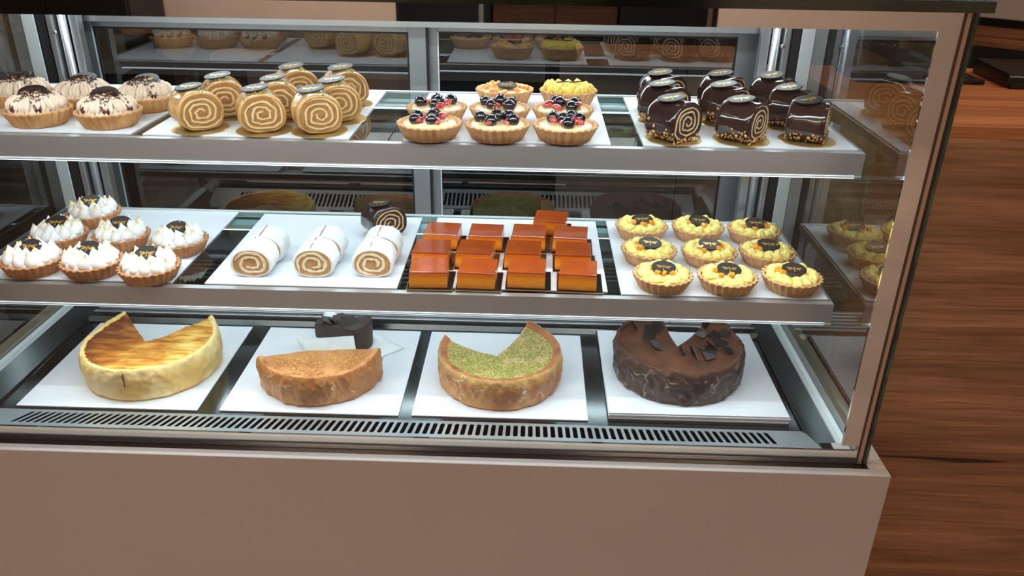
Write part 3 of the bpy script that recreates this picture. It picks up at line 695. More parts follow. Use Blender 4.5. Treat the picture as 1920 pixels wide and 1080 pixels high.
def choco_roll(x, y, z, label, seed, yaw, nuts=True, group='chocolate swiss rolls'):
    rnd = random.Random(seed)
    t = thing('chocolate_roll', label, 'roll cake', (x, y, Z(z)), yaw, group)
    link('cocoa_sponge', CORE_H, t); link('cream_spiral', SPI_H[seed % 3], t); link('chocolate_glaze', SH_H[seed % 2], t)
    if nuts:
        pts = []
        for side in (-1, 1):
            for k in range(54):
                zz = abs(rnd.gauss(0, .0095)); a = -math.asin(min(1, max(0, (.031 - zz) / .0305)) ** (1 / .62)) if zz < .031 else .1
                px, pz = sec(a); pts.append((side * (px + .0008), rnd.uniform(-RL / 2, RL / 2), max(.0016, pz)))
        for k in range(22): pts.append((rnd.uniform(-.034, .034), -RL / 2 - .0012, abs(rnd.gauss(0, .004)) + .0016))
        stuff(link('chopped_nuts', granules('chopped_nuts', pts, .0030, NUTS, seed), t))
    disc(t, (-.006, .004, .0655), (math.radians(6), math.radians(-8), -yaw + rnd.uniform(-.3, .3)), 1.1, True)
CHL = [(.233, 1.328, 'front row left', 42), (.346, 1.331, 'front row middle', 52), (.456, 1.338, 'front row right', 66), (.234, 1.444, 'second row left', 40), (.342, 1.448, 'second row middle', 46), (.451, 1.434, 'second row right', 62), (.244, 1.545, 'back row left', 40), (.357, 1.550, 'back row middle', 44), (.450, 1.540, 'back row right', 44)]
for i, (x, y, l, a) in enumerate(CHL):
    h = gold(x, y, S1 + BT, 'gold card under the %s chocolate roll on the top shelf' % l, 'gold cards under chocolate rolls')
    choco_roll(x - .002, y + .001, S1 + BT + h, l + ' dark chocolate glazed roll with nuts, top shelf', i + 11, math.radians(a))
choco_roll(-.300, 1.545, S2 + BT, 'plain chocolate roll without nuts behind the white powdered rolls', 31, math.radians(38), False, 'middle shelf rolls')
# powdered white rolls
def white_roll(x, y, z, label, seed, L, yaw):
    w = .0365
    t = thing('powdered_roll', label, 'roll cake', (x, y, Z(z)), yaw, 'powdered white rolls')
    link('filling', roll_core('filling', L, WFILL, .90, w), t, (0, 0, 0), (0, 0, 0), (1, 1, .88))
    link('sponge_spiral', roll_spiral('sponge_spiral', L, WSPONGE, 1.9, .24, .79, .068, seed, 2.5 + seed, w), t, scale=(1, 1, .88))
    link('powdered_crust', roll_shell('powdered_crust', L, SUGAR, .885, 1.0, w, .0011, seed * 5), t, scale=(1, 1, .88))
    s = MB(); R = []
    for k in range(13):
        y_ = -L / 2 + .002 + (L - .004) * k / 12; o = -.004 + .0012 * mn.noise(Vector((k * .7, seed, 0))); h = .0635 * .88 + .0006
        R.append([(o - .0011, y_, h - .0006), (o, y_, h + .0004), (o + .0011, y_, h - .0006)])
    link('baked_seam', s.rings(R, close=False).mesh('baked_seam', SEAM, recalc=False), t)
for i, x in enumerate((-.505, -.394, -.288)):
    n = ('left', 'middle', 'right')[i]
    white_roll(x + .004, 1.345 + .006 * i, S2 + BT, 'front powdered white roll, %s pair on the middle shelf' % n, i + 1, .058, .02)
    white_roll(x + .007, 1.406 + .007 * i, S2 + BT, 'back powdered white roll, %s pair on the middle shelf' % n, i + 5, .058, .02)

# ------------------------------------------------------------------ flans on black cards
def flan_mesh(seed):
    rnd = random.Random(seed); w = .0335
    R = []
    for z, k in ((0, .985), (.0012, 1.0), (.014, 1.0), (.0282, .985)):
        R.append([(k * w * sx, k * w * sy, z) for sx, sy in ((-1, -1), (-.3, -1.004), (.3, -1.004), (1, -1), (1.004, 0), (1, 1), (0, 1.004), (-1, 1), (-1.004, 0))])
    return MB().rings(R, cap0=True, cap1=True).mesh('flan_custard', FLANB)
FB = flan_mesh(1)
FT = MB().rings([[(k * .033 * a, k * .033 * b, z) for a, b in ((-1, -1), (1, -1), (1, 1), (-1, 1))] for z, k in ((.0283, 1.0), (.0306, .995), (.0314, .97))], cap0=True, cap1=True).mesh('caramel_top', FLANT)
CARD = MB().box(-.0405, .0405, -.0405, .0405, 0, .0010).mesh('black_card', CARDB)
CEDGE = MB()
for q in ((-.0411, -.0405, -.0411, .0411), (.0405, .0411, -.0411, .0411), (-.0405, .0405, -.0411, -.0405), (-.0405, .0405, .0405, .0411)): CEDGE.box(*q, 0, .0011)
CEDGE = CEDGE.mesh('gold_rim', CARDG)
FL = [(-.179, 1.321), (-.092, 1.322), (-.004, 1.330), (.088, 1.326), (-.185, 1.408), (-.102, 1.410), (-.012, 1.414), (.082, 1.412), (-.174, 1.499), (-.087, 1.496), (-.002, 1.500), (.080, 1.496), (.042, 1.582)]
FN = ['front row', 'second row', 'third row']; FC = ('first from left', 'second from left', 'third from left', 'last on the right')
yaws = (2, -3, -2, -4, -2, -5, -3, -2, -4, -2, -3, -5, -6)
for i, (x, y) in enumerate(FL):
    nm = 'single flan in the back' if i == 12 else '%s flan %s' % (FN[i // 4], FC[i % 4])
    z = S2 + BT
    zc = z
    c = link('flan_card', CARD, None, (x + .003, y + .001, Z(zc)), (0, 0, math.radians(yaws[i] * .3)))
    tag(c, 'black gold rimmed card under ' + nm + ' of the middle shelf', 'cake card', 'black flan cards')
    link('gold_rim', CEDGE, c)['label'] = 'thin gold rim'
    t = thing('flan', nm + ', orange caramel square on the middle shelf', 'flan', (x, y, Z(zc + .0011)), math.radians(yaws[i]), 'caramel flan squares')
    link('flan_custard', FB, t, bevel=.0008); link('caramel_top', FT, t, bevel=.0006)

# ------------------------------------------------------------------ cut cheesecakes on the lower deck
def cake_parts(C, R, off, t0, t1, H, seed, rim=.006, dome=0., wr=.0035, curve=0., rimw=.10, lean=.0, ripple=0., nT=150, nR=30, tipup=.006):
    """a cake with a piece missing: angles t0..t1 (degrees, through the front), apex shifted by off from the centre"""
    ox, oy = off
    def Rout(a):                                 # distance from the apex to the outer wall
        dx, dy = cos(a), sin(a); b = ox * dx + oy * dy
        r = -b + math.sqrt(max(0, b * b - (ox * ox + oy * oy - R * R)))
        return r * (1 + .012 * mn.noise(Vector((dx * 2.2 + seed, dy * 2.2, 0))))
    a0, a1 = math.radians(t0), math.radians(t1)
    def top(s, a, r):
        x, y = r * cos(a), r * sin(a)
        e = max(0, (s - (1 - rimw)) / rimw)
        edge = min((a - a0), (a1 - a)) / .5
        z = H + rim * (e * e * (3 - 2 * e)) * (1 + .45 * mn.noise(Vector((cos(a) * 5 + seed, sin(a) * 5, 1)))) + dome * (1 - s * s)
        z += .0022 * mn.noise(Vector((x * 22 + seed, y * 22, 2))) + tipup * max(0, 1 - edge) * s * s
        if ripple:
            z += ripple * mn.ridged_multi_fractal(Vector((x * 16 + seed, y * 75 + 14 * x, 5)), 1, 2, 3, 1, 2) * (1 - e) * .5
        if e > 0: z += .0012 * mn.noise(Vector((cos(a) * 40 + seed, sin(a) * 40, s * 20)))
        return z
    G = []                                       # top grid
    for j in range(nR + 1):
        s_ = (j / nR) ** .8 if j else 0.0
        row = []
        for i in range(nT + 1):
            u = i / nT
            sh = curve * (1 - s_) * (1 - 2 * u)
            a = a0 + (a1 - a0) * u + sh * .5
            r = .0015 + (Rout(a) * .985 - .0015) * s_
            row.append((ox + r * cos(a), oy + r * sin(a), top(s_, a, r), a, r))
        G.append(row)
    T = MB(); k = nT + 1
    T.v = [p[:3] for row in G for p in row]
    T.f = [(j * k + i, j * k + i + 1, (j + 1) * k + i + 1, (j + 1) * k + i) for j in range(nR) for i in range(nT)]
    # side wall from the rim down
    S = MB(); nz = 22; rows = []
    for q in range(nz + 1):
        v = q / nz
        row = []
        for i in range(nT + 1):
            x, y, z, a, r = G[nR][i]
            z1 = z * (1 - v)
            fold = .34 * mn.ridged_multi_fractal(Vector((a * 3.0 + seed + .9 * v, v * .9, seed)), 1, 2, 3, 1, 2) + .3 * mn.ridged_multi_fractal(Vector((a * 5.5 - 1.6 * v, v * 2.6 + seed, 1)), 1, 2, 2, 1, 2)
            d = R * .022 * sin(PI * min(1, v * 1.25)) + wr * (fold - .5) * (1.0 if v < .97 else .3) * min(1, v * 6 + .15) + .0012 * mn.noise(Vector((a * 16 + seed, v * 9, 3)))
            d -= lean * v + .006 * max(0, (v - .9) / .1) ** 2
            rr = r + d + (.0008 if q else 0)
            row.append((ox + rr * cos(a), oy + rr * sin(a), z1))
        rows.append(row)
    S.rings(rows, close=False)
    # cut faces and the bottom
    F = MB()
    for i in (0, nT):
        n = len(F.v); m_ = nR + 1
        F.v += [G[j][i][:3] for j in range(m_)] + [(G[j][i][0], G[j][i][1], .0005) for j in range(m_)]
        F.f += [(n + j, n + j + 1, n + m_ + j + 1, n + m_ + j) for j in range(nR)]
    n = len(F.v); F.v += [(G[0][i][0], G[0][i][1], z) for z in (.0005, G[0][0][2]) for i in range(nT + 1)]
    F.f += [(n + i, n + i + 1, n + k + i + 1, n + k + i) for i in range(nT)]
    F.v += [(rows[-1][i][0], rows[-1][i][1], .0002) for i in range(nT + 1)] + [(ox, oy, .0002)]
    b = len(F.v) - nT - 2
    F.f += [(b + i + 1, b + i, b + nT + 1) for i in range(nT)]
    return T, S, F, top, Rout
def cake(name, label, C, z, m_top, m_side, m_cut, mtopn='baked_top', **kw):
    t = thing(name, label, 'cake', (C[0], C[1], Z(z)), 0, 'cut cheesecakes')
    T, S, F, top, Rout = cake_parts(C, **kw)
    tt = T.mesh(mtopn, m_top, True, recalc=False); link(mtopn, tt, t)
    link('pastry_wall', S.mesh('pastry_wall', m_side, True, recalc=False), t)
    link('cut_face', F.mesh('cut_face', m_cut), t)
    return t, top, Rout
def crust_wall(name, c, c2, c3, fleck, lo=.42, hi=.58, rough=.36, fl=.66):
    """pastry wall: two toned bake with pale floury veins along the creases"""
    if name in _mats: return _mats[name]
    m = mat(name, c, rough, c2=c2, scale=14, lo=lo, hi=hi, detail=6, bump=.0016, bscale=70, spec=.5)
    nt = m.node_tree; N = nt.nodes; L = nt.links; b = N['Principled BSDF']
    src = b.inputs['Base Color'].links[0].from_socket
    tc = N.new('ShaderNodeTexCoord')
    v = N.new('ShaderNodeTexVoronoi'); v.feature = 'DISTANCE_TO_EDGE'; v.inputs['Scale'].default_value = 26
    mp = N.new('ShaderNodeMapping'); mp.inputs['Scale'].default_value = (1, 1, .6)
    nn = N.new('ShaderNodeTexNoise'); nn.inputs['Scale'].default_value = 30
    ad = N.new('ShaderNodeMix'); ad.data_type = 'RGBA'; ad.blend_type = 'LINEAR_LIGHT'; ad.inputs[0].default_value = .035
    L.new(tc.outputs['Object'], ad.inputs['A']); L.new(tc.outputs['Object'], nn.inputs['Vector']); L.new(nn.outputs['Color'], ad.inputs['B'])
    L.new(ad.outputs['Result'], mp.inputs['Vector']); L.new(mp.outputs[0], v.inputs['Vector'])
    r = N.new('ShaderNodeValToRGB'); r.color_ramp.elements[0].position = .008; r.color_ramp.elements[1].position = .05
    r.color_ramp.elements[0].color = (1, 1, 1, 1); r.color_ramp.elements[1].color = (0, 0, 0, 1)
    L.new(v.outputs['Distance'], r.inputs[0])
    n2 = N.new('ShaderNodeTexNoise'); n2.inputs['Scale'].default_value = 34; n2.inputs['Detail'].default_value = 4; L.new(tc.outputs['Object'], n2.inputs['Vector'])
    r2 = N.new('ShaderNodeValToRGB'); r2.color_ramp.elements[0].position = fl - .13; r2.color_ramp.elements[1].position = fl; L.new(n2.outputs['Fac'], r2.inputs[0])
    ml = N.new('ShaderNodeMath'); ml.operation = 'MULTIPLY'; L.new(r.outputs[0], ml.inputs[0]); L.new(r2.outputs[0], ml.inputs[1])
    m1 = N.new('ShaderNodeMix'); m1.data_type = 'RGBA'; L.new(ml.outputs[0], m1.inputs[0]); L.new(src, m1.inputs['A']); m1.inputs['B'].default_value = (*lin(fleck), 1)
    # darker bake near the top rim
    sp = N.new('ShaderNodeSeparateXYZ'); L.new(tc.outputs['Object'], sp.inputs[0])
    mr = N.new('ShaderNodeMapRange'); mr.inputs['From Min'].default_value = .045; mr.inputs['From Max'].default_value = .078; L.new(sp.outputs['Z'], mr.inputs['Value'])
    m2 = N.new('ShaderNodeMix'); m2.data_type = 'RGBA'; L.new(mr.outputs[0], m2.inputs[0]); L.new(m1.outputs['Result'], m2.inputs['A']); m2.inputs['B'].default_value = (*lin(c3), 1)
    L.new(m2.outputs['Result'], b.inputs['Base Color'])
    return m
W1 = crust_wall('butter_pastry', (246, 220, 158), (226, 186, 108), (244, 222, 160), (250, 236, 200))
W2 = crust_wall('lotus_pastry', (196, 138, 82), (168, 110, 60), (178, 108, 56), (230, 198, 150), fl=.64)
W3 = crust_wall('golden_pastry', (204, 148, 88), (170, 110, 58), (220, 182, 116), (246, 232, 200), fl=.64)
W4 = crust_wall('chocolate_pastry', (80, 58, 50), (62, 44, 38), (84, 55, 42), (176, 158, 140), fl=.62)
def add_rim(t, top, Ro, off, t0, t1, s0, m, rough=1.0, n=200):
    g = MB(); RR = []
    for j in range(8):
        row = []
        for i in range(n + 1):
            a = math.radians(t0 + (t1 - t0) * i / n)
            s_ = s0 + (1.008 - s0) * j / 7 + (.030 * mn.noise(Vector((cos(a) * 6, sin(a) * 6, t0))) + .014 * mn.noise(Vector((cos(a) * 25, sin(a) * 25, t0))) if j == 0 else 0)
            r = Ro(a) * s_ * .985
            z = top(min(s_, 1), a, r) + (.0014 * sin(PI * j / 7) if j < 7 else 0) + (-.0014 if j in (0, 7) else 0) + .0014 * rough * mn.noise(Vector((cos(a) * 30, sin(a) * 30, j * .8 + t0)))
            row.append((off[0] + r * cos(a), off[1] + r * sin(a), z))
        RR.append(row)
    link('pastry_rim', g.rings(RR, close=False).mesh('pastry_rim', m, True, recalc=False), t)['label'] = 'raised baked rim'
# burnt top: browning that is stronger towards the left and rear-left
def burnt_top():
    m = bpy.data.materials.new('burnt_basque_top'); m.use_nodes = True; nt = m.node_tree; N = nt.nodes; L = nt.links; b = N['Principled BSDF']
    b.inputs['Roughness'].default_value = .6; b.inputs['Specular IOR Level'].default_value = .25
    tc = N.new('ShaderNodeTexCoord'); sp = N.new('ShaderNodeSeparateXYZ'); L.new(tc.outputs['Object'], sp.inputs[0])
    mp = N.new('ShaderNodeMapping'); mp.inputs['Scale'].default_value = (12, 55, 1); mp.inputs['Rotation'].default_value = (0, 0, -.2); L.new(tc.outputs['Object'], mp.inputs['Vector'])
    n = N.new('ShaderNodeTexNoise'); n.inputs['Scale'].default_value = 1.3; n.inputs['Detail'].default_value = 5; n.inputs['Distortion'].default_value = .8; L.new(mp.outputs[0], n.inputs['Vector'])
    n2 = N.new('ShaderNodeTexNoise'); n2.inputs['Scale'].default_value = 16; n2.inputs['Detail'].default_value = 3; L.new(tc.outputs['Object'], n2.inputs['Vector'])
    a = N.new('ShaderNodeMath'); a.operation = 'MULTIPLY_ADD'; L.new(sp.outputs['X'], a.inputs[0]); a.inputs[1].default_value = -2.3; L.new(n.outputs['Fac'], a.inputs[2])
    c = N.new('ShaderNodeMath'); c.operation = 'MULTIPLY_ADD'; L.new(sp.outputs['Y'], c.inputs[0]); c.inputs[1].default_value = 1.2; L.new(a.outputs[0], c.inputs[2])
    d = N.new('ShaderNodeMath'); d.operation = 'MULTIPLY_ADD'; L.new(n2.outputs['Fac'], d.inputs[0]); d.inputs[1].default_value = .5; L.new(c.outputs[0], d.inputs[2])
    r = N.new('ShaderNodeValToRGB'); e = r.color_ramp.elements
    e[0].position = .34; e[0].color = (*lin((246, 214, 132)), 1); e[1].position = .98; e[1].color = (*lin((122, 62, 22)), 1)
    for p, q in ((.50, (230, 176, 80)), (.70, (192, 118, 40))):
        x = e.new(p); x.color = (*lin(q), 1)
    L.new(d.outputs[0], r.inputs[0]); L.new(r.outputs[0], b.inputs['Base Color'])
    bp = N.new('ShaderNodeBump'); bp.inputs['Distance'].default_value = .008; L.new(n.outputs['Fac'], bp.inputs['Height']); L.new(bp.outputs[0], b.inputs['Normal'])
    return m
CUT1 = mat('cut_cheesecake', (250, 232, 180), .6, c2=(242, 216, 156), scale=60, bump=.0008)
t, top, Ro = cake('burnt_cheesecake', 'pale yellow cheesecake with burnt brown top, one wedge cut out', (-.757, 1.400), DZ + BT, burnt_top(), W1, CUT1,
     R=.129, off=(-.004, -.012), t0=130, t1=403, H=.062, seed=3, rim=.005, wr=.008, ripple=.0065, tipup=.012)
add_rim(t, top, Ro, (-.004, -.012), 130.5, 402.5, .925, mat('butter_rim', (244, 214, 140), .6, c2=(222, 170, 92), scale=22, lo=.45, hi=.75, spec=.3, bump=.0015, bscale=70), 1.6)
s = MB()
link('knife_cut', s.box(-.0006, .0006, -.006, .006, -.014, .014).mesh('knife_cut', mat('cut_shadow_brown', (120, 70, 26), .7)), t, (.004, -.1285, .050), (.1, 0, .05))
LOT = mat('caramel_biscuit_top', (190, 132, 78), .7, c2=(172, 112, 62), scale=22, bump=.001, bscale=60)
t, top, Ro = cake('biscuit_cheesecake', 'half of a caramel brown cheesecake with biscuit crumbs on top', (-.412, 1.393), DZ + BT, LOT, W2, mat('cut_caramel_cake', (214, 170, 118), .6),
     R=.122, off=(.002, -.034), t0=191, t1=371, H=.060, seed=9, rim=.004, dome=.013, wr=.009, tipup=.006, rimw=.14)
add_rim(t, top, Ro, (.002, -.034), 191.5, 370.5, .90, mat('caramel_rim', (206, 150, 92), .55, c2=(160, 98, 52), scale=24, lo=.42, hi=.65, spec=.3, bump=.0018, bscale=60), 2.2)
rnd = random.Random(4); pts = []
for k in range(1300):
    a = rnd.uniform(math.radians(193), math.radians(369)); s_ = .90 * rnd.random() ** .6
    if mn.noise(Vector((cos(a) * s_ * 3.2, sin(a) * s_ * 3.2, 7))) < -.12: continue
    r = Ro(a) * s_; pts.append((.002 + r * cos(a), -.034 + r * sin(a), top(s_, a, r) + .0006))
stuff(link('biscuit_crumbs', granules('biscuit_crumbs', pts, .0019, mat('biscuit_crumb', (222, 176, 112), .8, c2=(190, 136, 76), scale=120), 3), t))
PTOP = mat('pistachio_glaze', (194, 164, 110), .5, c2=(178, 150, 92), scale=30, bump=.0008, bscale=120)
t, top, Ro = cake('pistachio_cheesecake', 'golden cheesecake topped with green pistachio crumbs, large piece missing', (-.053, 1.396), DZ + BT, PTOP, W3, mat('cut_pistachio_cake', (226, 206, 150), .6),
     R=.121, off=(-.006, -.020), t0=153, t1=425, H=.062, seed=15, rim=.005, wr=.009, curve=.25, tipup=.008, rimw=.16)
add_rim(t, top, Ro, (-.006, -.020), 154, 424, .86, mat('dark_baked_rim', (176, 110, 60), .5, c2=(142, 80, 40), scale=26, spec=.35, bump=.0012, bscale=60))
pts = []; pts2 = []; pts3 = []
for k in range(5200):
    a = rnd.uniform(math.radians(155), math.radians(423)); s_ = .03 + .83 * rnd.random() ** .55
    if mn.noise(Vector((cos(a) * s_ * 3.5, sin(a) * s_ * 3.5, 2))) < -.25 and rnd.random() < .75: continue
    u = (a - math.radians(153)) / math.radians(272)
    aa = a + .25 * (1 - s_) * (1 - 2 * u) * .5
    r = Ro(aa) * s_; (pts, pts2, pts3)[k % 3].append((-.006 + r * cos(aa), -.020 + r * sin(aa), top(s_, aa, r) + .0005))
for nm, pp, m in (('green', pts, PIST), ('pale', pts2, mat('pale_pistachio', (198, 192, 124), .7)), ('olive', pts3, mat('olive_pistachio', (146, 146, 74), .75))):
    stuff(link('pistachio_crumbs', granules('pistachio_crumbs', pp, .0016, m, 8), t))
CT = mat('cocoa_cheesecake_top', (100, 62, 42), .8, c2=(78, 48, 33), scale=16, bump=.001, bscale=80, spec=.2)
OFF4 = (-.005, -.014)
t, top, Ro = cake('chocolate_cheesecake', 'dark chocolate cheesecake with chocolate shards on top, one wedge missing', (.302, 1.418), B4T, CT, W4, mat('cut_chocolate_cake', (64, 40, 30), .65, bump=.001, bscale=120),
     R=.126, off=OFF4, t0=98, t1=412, H=.067, seed=22, rim=.006, wr=.010, curve=.15, tipup=.016)
add_rim(t, top, Ro, OFF4, 98.5, 411.5, .93, mat('cocoa_rim', (100, 64, 46), .7, c2=(74, 46, 35), scale=24, spec=.2, bump=.002, bscale=60), 2.4)
def shard(seed, s=1.):
    r_ = random.Random(seed); n = r_.choice((4, 4, 5, 4)); s *= 1.35
    p = [((.5 + .5 * r_.random()) * .015 * s * cos(2 * PI * (i + r_.uniform(-.2, .2)) / n), (.5 + .5 * r_.random()) * .012 * s * sin(2 * PI * (i + r_.uniform(-.2, .2)) / n)) for i in range(n)]
    return MB().prism(p, 'z', -.0009, .0009).mesh('chocolate_shard', CHOC)
for k, (dx, dy, rx, ry, rz, s_) in enumerate(((-.083, .052, 1.2, .3, 1.7, 1.25), (-.055, .018, .9, -.3, .8, 1.5), (-.036, .050, 1.0, .4, .2, 1.4), (-.044, -.020, .5, .1, 1.2, 1.35), (-.010, .070, 1.3, .2, 1.4, 1.2),
        (-.001, -.040, 1.35, .2, 1.6, 1.15), (.020, -.050, 1.3, -.2, 1.9, 1.25), (.062, .060, 1.1, .2, .9, 1.3), (.078, .030, .5, .2, .5, 1.25), (.060, -.012, .8, -.3, 2.4, 1.2), (.084, .002, .35, .2, .3, 1.35),
        (.050, .030, .25, .1, .6, 1.35), (.098, .040, .3, -.2, .4, 1.2), (.055, -.034, .2, .2, .2, 1.3), (.052, -.048, .15, .1, .9, 1.4), (.092, -.034, .5, .1, 1.2, 1.3))):
    a = math.atan2(dy - OFF4[1], dx - OFF4[0]); r = math.hypot(dx - OFF4[0], dy - OFF4[1])
    if a < math.radians(52): a += 2 * PI
    r0 = Ro(a); z = top(min(1, r / r0), a, r)
    link('chocolate_shard', shard(k + 50, s_), t, (dx, dy, z + .0055 * s_ * abs(sin(rx)) + .001), (rx, ry, rz))

# chocolate slice lying on a folded sheet of parchment
PAP = mat('white_parchment', (232, 238, 240), .6, c2=(222, 230, 232), scale=30)
s = MB()
def pap(u, v):
    A, B_, C_, D = Vector((-.480, 1.462, .004)), Vector((-.452, 1.602, .040)), Vector((-.262, 1.500, .0015)), Vector((-.338, 1.432, .0015))
    p = A * (1 - u) * (1 - v) + B_ * (1 - u) * v + C_ * u * v + D * u * (1 - v)
    p.z += abs(.002 * mn.noise(Vector((u * 3, v * 3, 1)))); p.z -= .030 * v * (1 - v) * 4 * (1 - u) * .45; p.z = max(p.z, .0015)
    return p
for j in range(9):
    for i in range(15): s.v.append(tuple(pap(i / 14, j / 8)))
s.f = [(j * 15 + i, j * 15 + i + 1, j * 15 + 16 + i, j * 15 + 15 + i) for j in range(8) for i in range(14)]
sheet = link('parchment_sheet', s.mesh('parchment_sheet', PAP, True, recalc=False), None, (0, 0, Z(DZ + BT)))
sd = sheet.modifiers.new('thick', 'SOLIDIFY'); sd.thickness = .0004
tag(sheet, 'crumpled white parchment sheet under the chocolate slice, bottom deck', 'paper')
sl = thing('cake_slice', 'dark chocolate cheesecake slice with shards lying on white parchment', 'cake slice', (-.392, 1.507, Z(DZ + BT + .0065)), math.radians(-17))
pl = [(-.072, .0)] + [(.074 * cos(a) - .012 + .0, .074 * sin(a) * .80) for a in (math.radians(-38 + 76 * i / 12) for i in range(13))]
R = []
for z, k in ((0, .97), (.004, 1.0), (.026, 1.01), (.046, 1.0), (.051, .985)):
    R.append([((x + .012) * k - .012 + (.0015 * mn.noise(Vector((y * 60, z * 60, 3))) if i else 0), y * k, z * (1 + .0 * x) + (.20 * x - .002 if z > .045 else .10 * x if z > .02 else 0)) for i, (x, y) in enumerate(pl)])
link('cake_body', MB().rings(R, cap0=True, cap1=True).mesh('cake_body', mat('chocolate_slice', (66, 46, 38), .55, c2=(48, 33, 28), scale=40, bump=.0016, bscale=90)), sl, bevel=.0015)
for k, (x, y, z, rx, ry, rz) in enumerate(((-.030, .0, .050, .3, .3, .5), (-.010, .008, .055, .5, -.3, 2.0), (-.052, -.002, .043, .15, .1, 1.0), (-.040, .008, .049, .4, .2, 2.6), (.014, -.004, .058, .4, .1, .2))):
    link('chocolate_shard', shard(80 + k, 1.3), sl, (x, y, z), (rx, ry, rz))
s = MB()
for j in range(6):
    for i in range(9):
        u, v = i / 8, j / 5
        s.v.append(((-.452 - .030 * v) * (1 - u) + (-.346 - .012 * v) * u, (1.452 + .006 * v) * (1 - u) + (1.434 + .016 * v) * u - .004 * sin(PI * v), .002 + (.038 * (1 - u) + .055 * u) * v + .001 * mn.noise(Vector((u * 4, v * 3, 8)))))
s.f = [(j * 9 + i, j * 9 + i + 1, j * 9 + 10 + i, j * 9 + 9 + i) for j in range(5) for i in range(8)]
fl = link('paper_fold', s.mesh('paper_fold', PAP, True, recalc=False)); fl.parent = sheet
sd = fl.modifiers.new('thick', 'SOLIDIFY'); sd.thickness = .0004
fl['label'] = 'upright folded flap of parchment'

# ------------------------------------------------------------------ wooden counter to the right
ct = thing('wooden_counter', 'walnut laminate counter with horizontal grain beside the display case', 'counter', (1.4, 1.75, 0))
bx('front_panel', .618, 2.6, 1.432, 1.452, -1.45, -.372, WOODM, ct)
bx('side_panel', .618, .636, 1.4525, 2.0, -1.45, -.372, WOODM, ct)
bx('counter_top', .616, 2.6, 1.430, 2.0, -.3715, -.3505, WOODT, ct, .0008)
CTZ = -.3505
o = bx('black_tray', .70, .975, 1.80, 1.955, CTZ, CTZ + .010, mat('matte_black_plastic', (20, 20, 21), .4), None, .003)
tag(o, 'flat black tablet case lying on the walnut counter, gold swirl on top', 'tablet')
R = []
for i in range(40):
    a = 2 * PI * i / 40 * 1.7; rr = 1 - .12 * i / 40
    R.append([(.038 * rr * cos(a) + w * cos(a), .020 * rr * sin(a) + w * sin(a), 0) for w in (-.0016, .0016)])
e = link('gold_swirl', MB().rings(R, close=False).mesh('gold_swirl', GOLD, recalc=False)); e.parent = o; e.location = (-.01, -.02, .0053)
t = thing('card_terminal', 'black card terminal with light blue label, right end of the counter', 'card terminal', (1.135, 1.85, Z(CTZ)), math.radians(-4))
me = MB().prism([(-.09, .004), (-.085, 0), (.085, 0), (.09, .004), (.09, .030), (.084, .034), (-.078, .030), (-.09, .024)], 'x', -.125, .20)
link('terminal_body', me.mesh('terminal_body', mat('black_device_plastic', (17, 17, 18), .35)), t, bevel=.003)
link('terminal_base', MB().box(-.12, .19, -.098, .09, 0, .012).mesh('terminal_base', mat('black_device_plastic', (17, 17, 18), .35)), t, bevel=.002)
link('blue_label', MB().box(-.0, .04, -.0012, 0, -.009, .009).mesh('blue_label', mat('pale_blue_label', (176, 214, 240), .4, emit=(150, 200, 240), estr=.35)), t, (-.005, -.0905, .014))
t = thing('register_stand', 'wooden two ply stand turned at an angle under a white box', 'stand', (1.24, 2.25, Z(CTZ)), math.radians(-42))
link('stand_shelf', MB().box(-.22, .22, -.16, .16, .056, .078).mesh('stand_shelf', WOODL), t, bevel=.001)
link('stand_shelf', MB().box(-.215, .22, -.155, .16, .030, .0555).mesh('stand_shelf', WOODL), t, bevel=.001)
link('stand_side', MB().box(-.215, -.195, -.15, .16, 0, .0298).mesh('stand_side', WOODM), t)
link('stand_side', MB().box(.195, .215, -.15, .16, 0, .0298).mesh('stand_side', WOODM), t)
link('stand_back', MB().box(-.19, .19, .13, .15, 0, .0298).mesh('stand_back', DARKV), t)
t = thing('white_box', 'white register box with dark underside, top right on the wooden stand', 'cash register', (1.26, 2.24, Z(CTZ + .078)), math.radians(-42))
link('register_foot', MB().box(-.17, .2, -.12, .15, 0.0005, .022).mesh('register_foot', BLACK), t)
link('register_body', MB().box(-.24, .24, -.19, .19, .0225, .20).mesh('register_body', WHITEP), t, bevel=.004)

# ------------------------------------------------------------------ what stands behind the case
kc = thing('back_counter', 'dark back counter seen dimly through the rear sliding doors', 'counter', (-.7, 2.6, 0))
bx('worktop', -1.7, .03, 2.25, 2.95, -.455, -.42, mat('grey_worktop', (120, 118, 116), .4), kc)
bx('cabinet_front', -1.7, .03, 2.30, 2.95, -1.45, -.4555, mat('black_cabinet', (34, 33, 33), .5), kc)
pn = thing('taupe_partition', 'taupe wall panel with a thin seam seen through the right sliding door', 'panel', (.5, 2.7, 0))
TAU = mat('taupe_laminate', (196, 172, 156), .5)
bx('panel_leaf', .075, .445, 2.42, 2.45, -1.45, -.43, TAU, pn); bx('panel_leaf', .448, 1.1, 2.42, 2.45, -1.45, -.43, TAU, pn)
pk = bx('wooden_plank', .12, .60, 2.36, 2.55, -.4295, -.395, mat('peach_plywood', (214, 158, 118), .5), None, .001)
tag(pk, 'peach coloured plank lying on the taupe partition behind the doors', 'plank')


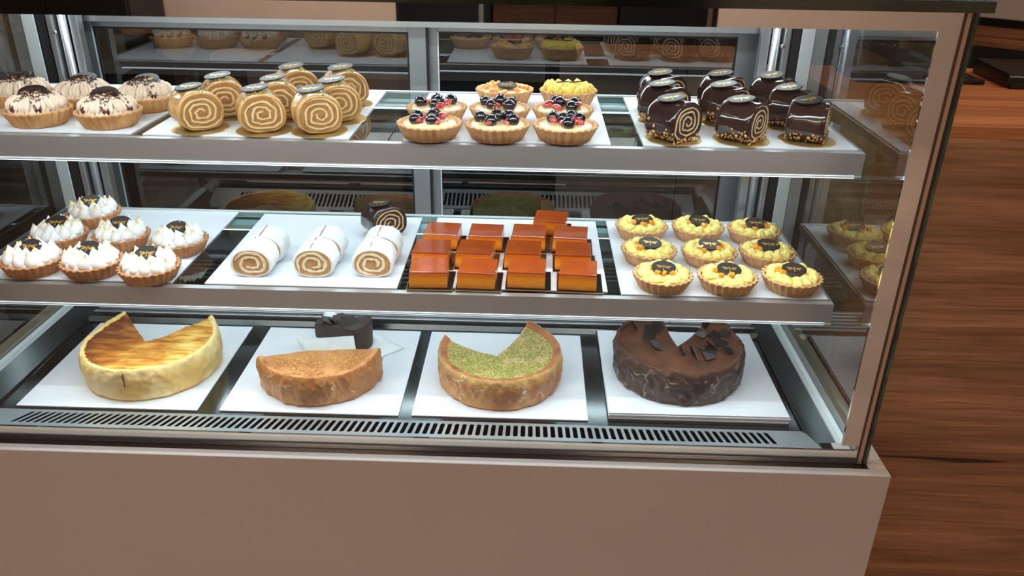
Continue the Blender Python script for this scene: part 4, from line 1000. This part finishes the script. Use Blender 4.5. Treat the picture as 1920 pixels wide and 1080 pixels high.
cb = thing('added_cabinet', 'added brown cabinet standing in for a customer reflected in the mirrored top border', 'cabinet', (.09, -1.75, 0))  # invented and unseen, gives the mirror the brown of a customer's jacket
BRW = wood('brown_cabinet_wood', (120, 84, 64), (92, 62, 46))
bx('cabinet_body', -.19, .36, -1.98, -1.5205, -1.45, .55, BRW, cb, .002)
bx('cabinet_door', -.188, .084, -1.52, -1.50, -1.38, .53, BRW, cb, .002); bx('cabinet_door', .087, .358, -1.52, -1.50, -1.38, .53, BRW, cb, .002)
for q, (x0, x1) in enumerate(((-.62, -.20), (.37, .80))):  # fridges added out of view, dark flanks for the mirror reflection
    fr = thing('added_fridge', 'added dark fridge %s the brown cabinet, standing in for reflected customers' % ('to the left of', 'to the right of')[q], 'fridge', ((x0 + x1) / 2, -1.75, 0), 0, 'added fridges for the mirror reflection')
    bx('fridge_body', x0, x1, -1.98, -1.5305, -1.45, .50, mat('navy_black_metal', (30, 34, 44), .4), fr, .003)
    bx('fridge_door', x0, x1, -1.53, -1.50, -1.36, .49, mat('navy_black_door', (34, 40, 54), .3), fr, .003)
    bx('handle', x1 - .05, x1 - .03, -1.4995, -1.48, -.6, -.1, ALU, fr)
dc = thing('added_sideboard', 'added black sideboard by the front wall, for a dark end in the mirror', 'cabinet', (-3.1, -2.85, 0))  # added out of view to darken the left end of the mirror reflection
bx('sideboard_body', -3.8, -2.35, -3.08, -2.62, -1.45, .3, mat('black_cabinet', (34, 33, 33), .5), dc, .003)
for k in range(3): bx('sideboard_door', -3.79 + k * .48, -3.32 + k * .48, -2.6195, -2.60, -1.38, .28, mat('black_cabinet', (34, 33, 33), .5), dc, .002)

lf = thing('wooden_partition', 'olive brown wooden partition seen through the left side glass', 'partition', (-1.75, 1.4, 0))
WOODO = wood('olive_oak', (214, 186, 146), (160, 132, 98))
for k in range(5):
    bx('partition_board', -1.79, -1.76, .3, 4.05, -1.45 + k * .40, -1.052 + k * .40, WOODO, lf, .001)
bw = thing('ribbed_cup', 'peach paper baking cup with woven ribs seen through the left door', 'cup', (-.995, 2.30, Z(-.42)))
def rr(t, r, z, k): return r * (1 + .035 * cos(16 * t + (PI if k % 2 else 0)))
link('cup_wall', MB().rings(lathe([(.030, 0), (.036, .008), (.042, .020), (.046, .032), (.049, .044), (.051, .056), (.0515, .068), (.049, .067), (.046, .04), (.034, .006)], 64, rr), cap0=True, cap1=True).mesh('cup_wall', mat('peach_paper', (214, 172, 128), .7), True), bw)
j = thing('storage_jar', 'dark jar with a peach lid behind the left sliding door', 'jar', (-1.13, 2.36, Z(-.42)))
link('jar_body', MB().rings(lathe([(.036, 0), (.04, .004), (.04, .052), (.036, .058)], 32), cap0=True, cap1=True).mesh('jar_body', DARKV, True), j)
link('jar_lid', MB().rings(lathe([(.042, .0582), (.043, .062), (.043, .086), (.04, .089)], 32), cap0=True, cap1=True).mesh('jar_lid', mat('peach_lid', (206, 164, 130), .5), True), j)
tr = bx('serving_tray', -.90, -.74, 2.27, 2.36, -.4195, -.398, mat('pale_peach_tray', (224, 190, 160), .5), None, .004)
tag(tr, 'small pale peach tray behind the left sliding door', 'tray')
